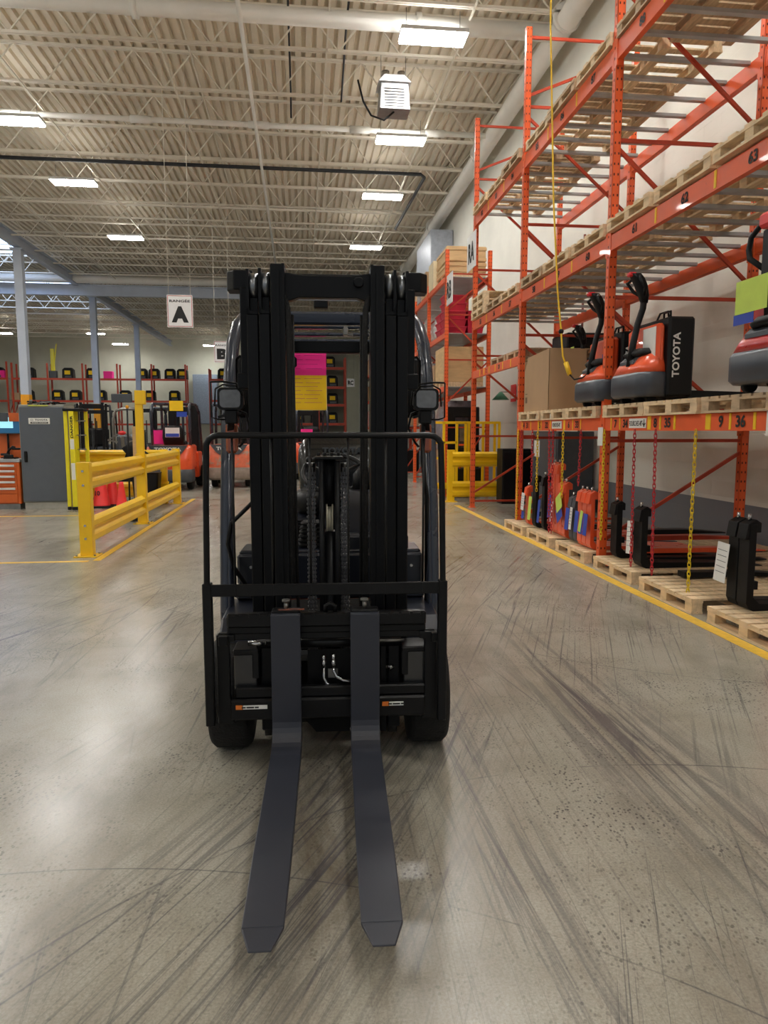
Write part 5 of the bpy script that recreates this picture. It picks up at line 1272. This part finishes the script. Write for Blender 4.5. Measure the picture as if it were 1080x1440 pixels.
for cidx, (y, n) in enumerate(((15.55, 5), (16.1, 5))):
    for j in range(n if cidx == 0 else 3):
        x = 3.12 if cidx == 0 else 3.12
        mb = MB(); z = 3.53+j*.165
        mb.loft([rr_ring(.42, .5, z, (3.36, y+.25), .03), rr_ring(.48, .54, z+.13, (3.36, y+.25), .03), rr_ring(.52, .56, z+.135, (3.36, y+.25), .03), rr_ring(.52, .56, z+.16, (3.36, y+.25), .03)], smooth=False)
        solo('storage_bin', mb, M_bin, 'crimson plastic bin in the %s stack, %s from the bottom' % (('near left', 'left rear')[cidx], ORD[j]), 'bin', 'crimson bins on the farther rack')
for j in range(3):
    mb = MB(); z = 3.53+j*.165
    mb.loft([rr_ring(.32, .5, z, (3.8, 15.8), .03), rr_ring(.36, .54, z+.13, (3.8, 15.8), .03), rr_ring(.4, .56, z+.16, (3.8, 15.8), .03)], smooth=False)
    solo('storage_bin', mb, M_bin, 'crimson plastic bin in the low right stack, %s from the bottom' % ORD[j], 'bin', 'crimson bins on the farther rack')
def bagged(x0, x1, y0, y1, z0, z1, label, seed, m=M_film):
    random.seed(seed); mb = MB(); rings = []
    for i in range(7):
        z = z0+(z1-z0)*i/6; k = 1-.28*(i/6)**3; ring = []
        for j in range(20):
            a = 2*PI*j/20; q = .94+random.uniform(-.06, .06); ca, sa = math.cos(a), math.sin(a)
            u = max(-1, min(1, ca*1.3)); v = max(-1, min(1, sa*1.3))
            ring.append(((x0+x1)/2+u*k*q*(x1-x0)/2, (y0+y1)/2+v*k*q*(y1-y0)/2, z))
        rings.append(ring)
    mb.loft(rings); return solo('wrapped_load', mb, m, label, 'wrapped load', 'film-wrapped loads')
bagged(3.1, 3.9, 17.7, 18.6, 2.39, 3.1, 'grey film-wrapped load behind the brown carton on the lower shelf', 1)
bagged(3.1, 3.9, 16.7, 17.4, 3.53, 4.1, 'pale wrapped load behind the crimson bins', 2)
bagged(3.1, 3.9, 17.7, 18.8, 3.53, 4.3, 'pale wrapped load farther along the bin shelf', 5)
bagged(3.12, 4.0, 15.6, 17.2, 1.0, 2.1, 'large film-wrapped load standing over the black truck', 3, mat('wrapped_mixed', (128, 118, 124), .3, var=.5, scale=7, bump=.6, coat=.5))
solo('load_crate', MB().cbox(3.15, 4.0, 15.7, 17.2, 0, 1.0, .01), M_card, 'brown carton under the film-wrapped load', 'box')
# yellow guard rail and cage
g3 = thing('guard_rail', 'yellow guard rail standing crosswise at the far end of the long rack', 'guard rail', (2.98, 14.1, 0))
part('rail_post', MB().cbox(-.07, .07, -.06, .06, .012, 1.05, .005), M_yel, g3); part('rail_post', MB().cbox(1.7, 1.82, -.06, .06, .012, 1.05, .005), M_yel, g3)
part('base_plate', MB().cbox(-.12, .12, -.12, .12, 0, .014, .003), M_yel, g3)
part('corrugated_rail', w_rail((.02, -.06), (1.95, -.06), .71, 1.01, (0, -1)), M_yel, g3); part('corrugated_rail', w_rail((.02, -.06), (1.95, -.06), .10, .42, (0, -1)), M_yel, g3)
cg = thing('safety_cage', 'yellow tubular lifting cage behind the crosswise guard rail', 'safety cage', (3.48, 15.0, 0))
def cbar(a, b, w=.05): return part('cage_bar', MB().bar(a, b, w), M_yel, cg)
xs0, xs1, y0, y1 = -.72, .70, -.15, .2
for z in (1.6, ): 
    cbar((xs0, y0, z), (xs1, y0, z)); cbar((xs0, y1, z), (xs1, y1, z)); cbar((xs0, y0, z), (xs0, y1, z)); cbar((xs1, y0, z), (xs1, y1, z))
for x in (xs0, -.5, -.22, -.03, .35, xs1): cbar((x, y0, .25), (x, y0, 1.6))
for x in (xs0, .12, xs1): cbar((x, y1, .25), (x, y1, 1.6))
for x in (xs0, xs1):
    for y in (y0, y1): cbar((x, y, 0), (x, y, .25))
cbar((xs0, y0, 1.18), (-.22, y0, 1.18)); cbar((xs0, y0, .85), (-.5, y0, .85)); cbar((xs0, y0, .28), (xs1, y0, .28)); cbar((xs0, y1, .28), (xs1, y1, .28))
part('cage_floor', MB().cbox(xs0, xs1, y0, y1, .2, .26, .004), M_yel, cg)
t = thing('reach_truck', 'black stand-on truck parked behind the yellow cage', 'reach truck', (3.05, 14.62, 0))
t.location = (3.95, 15.35, 0) if False else (2.55+1.2, 15.42, 0)
t.location = (3.55, 15.42, 0)
mb = MB().cbox(-.38, .34, 0, .12, 1.72, 1.95, .02); mb.cbox(-.38, -.2, 0, .12, .3, 1.75, .01); mb.cbox(.12, .34, 0, .12, .3, 1.75, .01); mb.cbox(-.38, .34, 0, .12, .9, 1.05, .01)
part('mast_frame', mb, M_blk2, t)
part('body', MB().cbox(-.4, .4, -.1, -.02, .1, .62, .03), M_blk2, t)
part('grille', MB().cbox(-.1, .08, .02, .04, 1.2, 1.62, .004), M_steel, t)
part('orange_sticker', MB().box(-.12, .1, -.01, 0, 1.1, 1.14), M_orange, t)
# steel grating mat by the rack foot
gm = solo('ventilation_unit', MB().cbox(4.5, 5.28, 25.0, 28.0, 5.4, 8.3, .02), mat('duct_grey', (164, 170, 180), .45, metal=.3), 'grey sheet-metal unit high on the right wall far down the hall', 'duct')
# ------------------------------------------------------------------ distant racks
def far_rack(x0, y, n, bay, levels, h, label, depth=1.0, mfront=M_orangebr):
    t = thing('pallet_rack', label, 'pallet rack', (x0, y, 0))
    for i in range(n+1):
        for d in (0, depth): part('upright_post', MB().box(i*bay-.06, i*bay+.06, d-.05, d+.05, 0, h), mfront, t)
        part('brace', MB().bar((i*bay, 0, .5), (i*bay, depth, 1.6), .05).bar((i*bay, 0, 2.6), (i*bay, depth, 1.6), .05).bar((i*bay, 0, 2.6), (i*bay, depth, 3.7), .05), mfront, t)
    for z in levels:
        for i in range(n):
            part('beam', MB().box(i*bay+.06, (i+1)*bay-.06, -.04, .04, z-.16, z), mfront, t)
        part('shelf_deck', MB().box(0, n*bay, 0, depth, z-.03, z+.005), M_galv, t)
    return t
bx = -23.4
far_rack(-29.4, 62, 2, 2.8, (2.0, 3.9, 5.7), 7.0, 'rust-orange rack on the far wall, left of the nearest column')
far_rack(bx, 62, 5, 2.76, (2.0, 3.9, 5.7), 6.9, 'long rust-orange rack on the far wall beyond the columns')
far_rack(-7.4, 60, 1, 2.3, (2.0, 3.9, 5.6), 6.4, 'single-bay rust-orange rack on the far wall under the B sign')
random.seed(11)
def battery_box():
    t = thing('wrapped_battery', 'x', 'battery', (0, 0, -70))
    part('case', MB().loft([rr_ring(.9, .7, 0, (0, 0), .05), rr_ring(.86, .66, .7, (0, 0), .08), rr_ring(.6, .5, .85, (0, 0), .1)], smooth=False), M_blk2, t)
    part('yellow_label', MB().box(-.22, .22, -.37, -.345, .3, .62), M_ycard, t)
    part('clear_wrap', MB().box(-.2, .3, -.36, -.35, .05, .2), M_grey, t)
    return t
bb = battery_box(); placed = [0]
colr = ['left', 'centre-left', 'centre-right', 'right']
def put_b(x, y, z, lab, s=1):
    if placed[0] == 0: bb.location = (x, y, z); bb['label'] = lab; bb['group'] = 'wrapped units on the far racks'; bb.scale = (s, s, s)
    else:
        o = copy_tree(bb, (x, y, z), 0, lab, 'wrapped units on the far racks'); o.scale = (s, s, s)
    placed[0] += 1
for li, z in enumerate((5.705, 3.905)):
    slots = {0: [-24.6, -22.2, -19.1, -17.2, -13.2, -12.2, -10.9, -9.9+.0], 1: [-25.5, -22.4, -20.0, -18.6, -16.6, -14.6, -12.6, -10.6]}[li]
    for j, x in enumerate(slots):
        if x > -9.9: continue
        put_b(x, 62.45, z, 'black wrapped unit with yellow label, %s shelf of the far rack, %s from the left' % (('top', 'second')[li], ORD[j]))
put_b(-6.3, 60.45, 5.605, 'black wrapped unit on top of the single-bay rack under the B sign')
for j, x in enumerate((-24.4, -23.5+.2, -15.9)):
    solo('pink_carton', MB().cbox(x-.35, x+.35, 62.1, 62.7, 3.905 if j == 1 else 5.71, 4.5 if j == 1 else 6.3, .02), M_pink if j != 1 else M_card, ['pink carton on the far rack at the left edge', 'brown carton on the second shelf of the far rack', 'pink carton on the far rack left of the middle column'][j], 'box')
for j, x in enumerate((-28.0, -26.6)):
    solo('brown_carton', MB().cbox(x-.4, x+.4, 62.1, 62.7, 3.905, 4.8, .02), M_card, ['brown carton at far left of the second shelf', 'brown carton beside it behind the nearest column'][j], 'box')
t = thing('lift_basket', 'yellow maintenance lift standing on top of the far rack', 'lift', (-20.3, 62.4, 5.71))
part('lift_mast', MB().cbox(-.15, .15, -.1, .1, .5, 2.4, .02).bar((0, 0, .5), (.35, 0, 2.8), .08), M_lad, t)
part('base', MB().cbox(-.3, .3, -.2, .2, 0, .6, .03), M_grey, t)
solo('grey_switchboard', MB().cbox(-9.4, -7.3, 64.6, 65.9, 2.0, 6.3, .03), mat('board_grey', (150, 164, 182), .5), 'blue-grey electrical cabinet on the far wall right of the long rack', 'electrical cabinet')
# dim bay seen through the mast
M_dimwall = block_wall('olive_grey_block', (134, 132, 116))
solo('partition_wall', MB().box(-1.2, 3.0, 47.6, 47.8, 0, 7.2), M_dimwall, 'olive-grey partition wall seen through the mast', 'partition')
rc = far_rack(-.6, 45.8, 2, 1.7, (1.9, 3.1, 4.2, 5.4), 6.0, 'dark rust rack by the partition, seen through the mast', .9)
random.seed(5)
n_ = 0
for z in (1.905, 3.105, 4.205, 5.405):
    for x in (-.2, .9, 1.9):
        n_ += 1
        put_b(x+random.uniform(-.1, .1), 46.15, z, 'black wrapped unit seen through the mast, %s shelf, %s' % ({1.905: 'lowest', 3.105: 'second', 4.205: 'third', 5.405: 'top'}[z], {-.2: 'left', .9: 'middle', 1.9: 'right'}[x]), .8)
t = thing('rack_sign', 'small white sign reading RC seen through the mast', 'sign', (3.3-.25, 44.5, 4.1))
part('sign_board', MB().box(-.24, .24, 0, .02, 0, .5), M_sign, t); part('lettering', text_mesh('l', 'RC', .34, .28, M_ink, '-y', (0, -.004, .25), .05), None, t)
part('hanging_wire', MB().cyl((-.2, .01, .5), (-.2, .01, 4.9), .006, n=4).cyl((.2, .01, .5), (.2, .01, 4.9), .006, n=4), M_steel, t)
# racks continuing along the right wall
for k, y in enumerate((24.0, 32.0)):
    t = thing('pallet_rack', ['orange rack in the middle distance along the right wall, seen through the mast', 'farthest orange rack along the right wall, seen through the mast'][k], 'pallet rack', (3.15, y, 0))
    for i in range(3):
        for x in (0, .95): part('upright_post', MB().box(x-.05, x+.05, i*2.8-.05, i*2.8+.05, 0, 5.0), M_orangebr, t)
        mb = MB()
        for z in (.3, 1.5, 2.7, 3.9): mb.bar((0, i*2.8, z), (.95, i*2.8, z+1.0), .035)
        part('brace', mb, M_orangebr, t)
    for z in (1.6, 2.8, 4.0):
        for x in (0, .95): part('beam', MB().box(x-.03, x+.03, 0, 5.6, z-.12, z), M_orangebr, t)
        part('shelf_deck', MB().box(0, .95, 0, 5.6, z-.02, z), M_galv, t)
    for j, (yy, z, m) in enumerate(((.3, 1.6, M_card), (1.6, 1.6, M_film), (3.2, 2.8, M_card), (.4, 2.8, M_cream), (1.8, 4.0, M_card), (.2, 0, M_blk2), (1.7, 0, M_card))):
        solo('stored_carton', MB().cbox(3.2, 4.0, y+yy, y+yy+1.1, z, z+.75, .01), m, ['carton', 'film-covered load', 'carton', 'pale crate', 'carton', 'black case', 'carton'][j]+' on the %s right-wall rack, %s' % (['middle-distance', 'farthest'][k], ['first beam near end', 'first beam beyond it', 'second beam far end', 'second beam near end', 'third beam', 'floor near end', 'floor beyond it'][j]), 'box', 'loads on the distant right racks')
# ------------------------------------------------------------------ world, camera, view
w = bpy.data.worlds.new('w'); SC.world = w; w.use_nodes = True
w.node_tree.nodes['Background'].inputs[0].default_value = (.86, .93, 1, 1); w.node_tree.nodes['Background'].inputs[1].default_value = .4
cam = bpy.data.cameras.new('camera'); co = bpy.data.objects.new('camera', cam); COL.objects.link(co); SC.camera = co
th = math.atan(.115); ps = math.atan(.116*math.cos(th))
co.location = (0, 0, 1.44); co.rotation_mode = 'XYZ'; co.rotation_euler = (PI/2-th, 0, -ps)
cam.sensor_fit = 'VERTICAL'; cam.sensor_height = 24; cam.lens = 24*1000/1440; cam.clip_end = 200; cam.clip_start = .05
SC.view_settings.view_transform = 'Standard'; SC.view_settings.look = 'None'; SC.view_settings.gamma = 1; SC.view_settings.use_curve_mapping = False
SC.view_settings.exposure = 0.08
SC.cycles.max_bounces = 8; SC.cycles.diffuse_bounces = 4; SC.cycles.glossy_bounces = 3; SC.cycles.use_light_tree = True
SC.cycles.sample_clamp_indirect = 6
for o in list(COL.objects):      # prototypes that were never placed
    pass
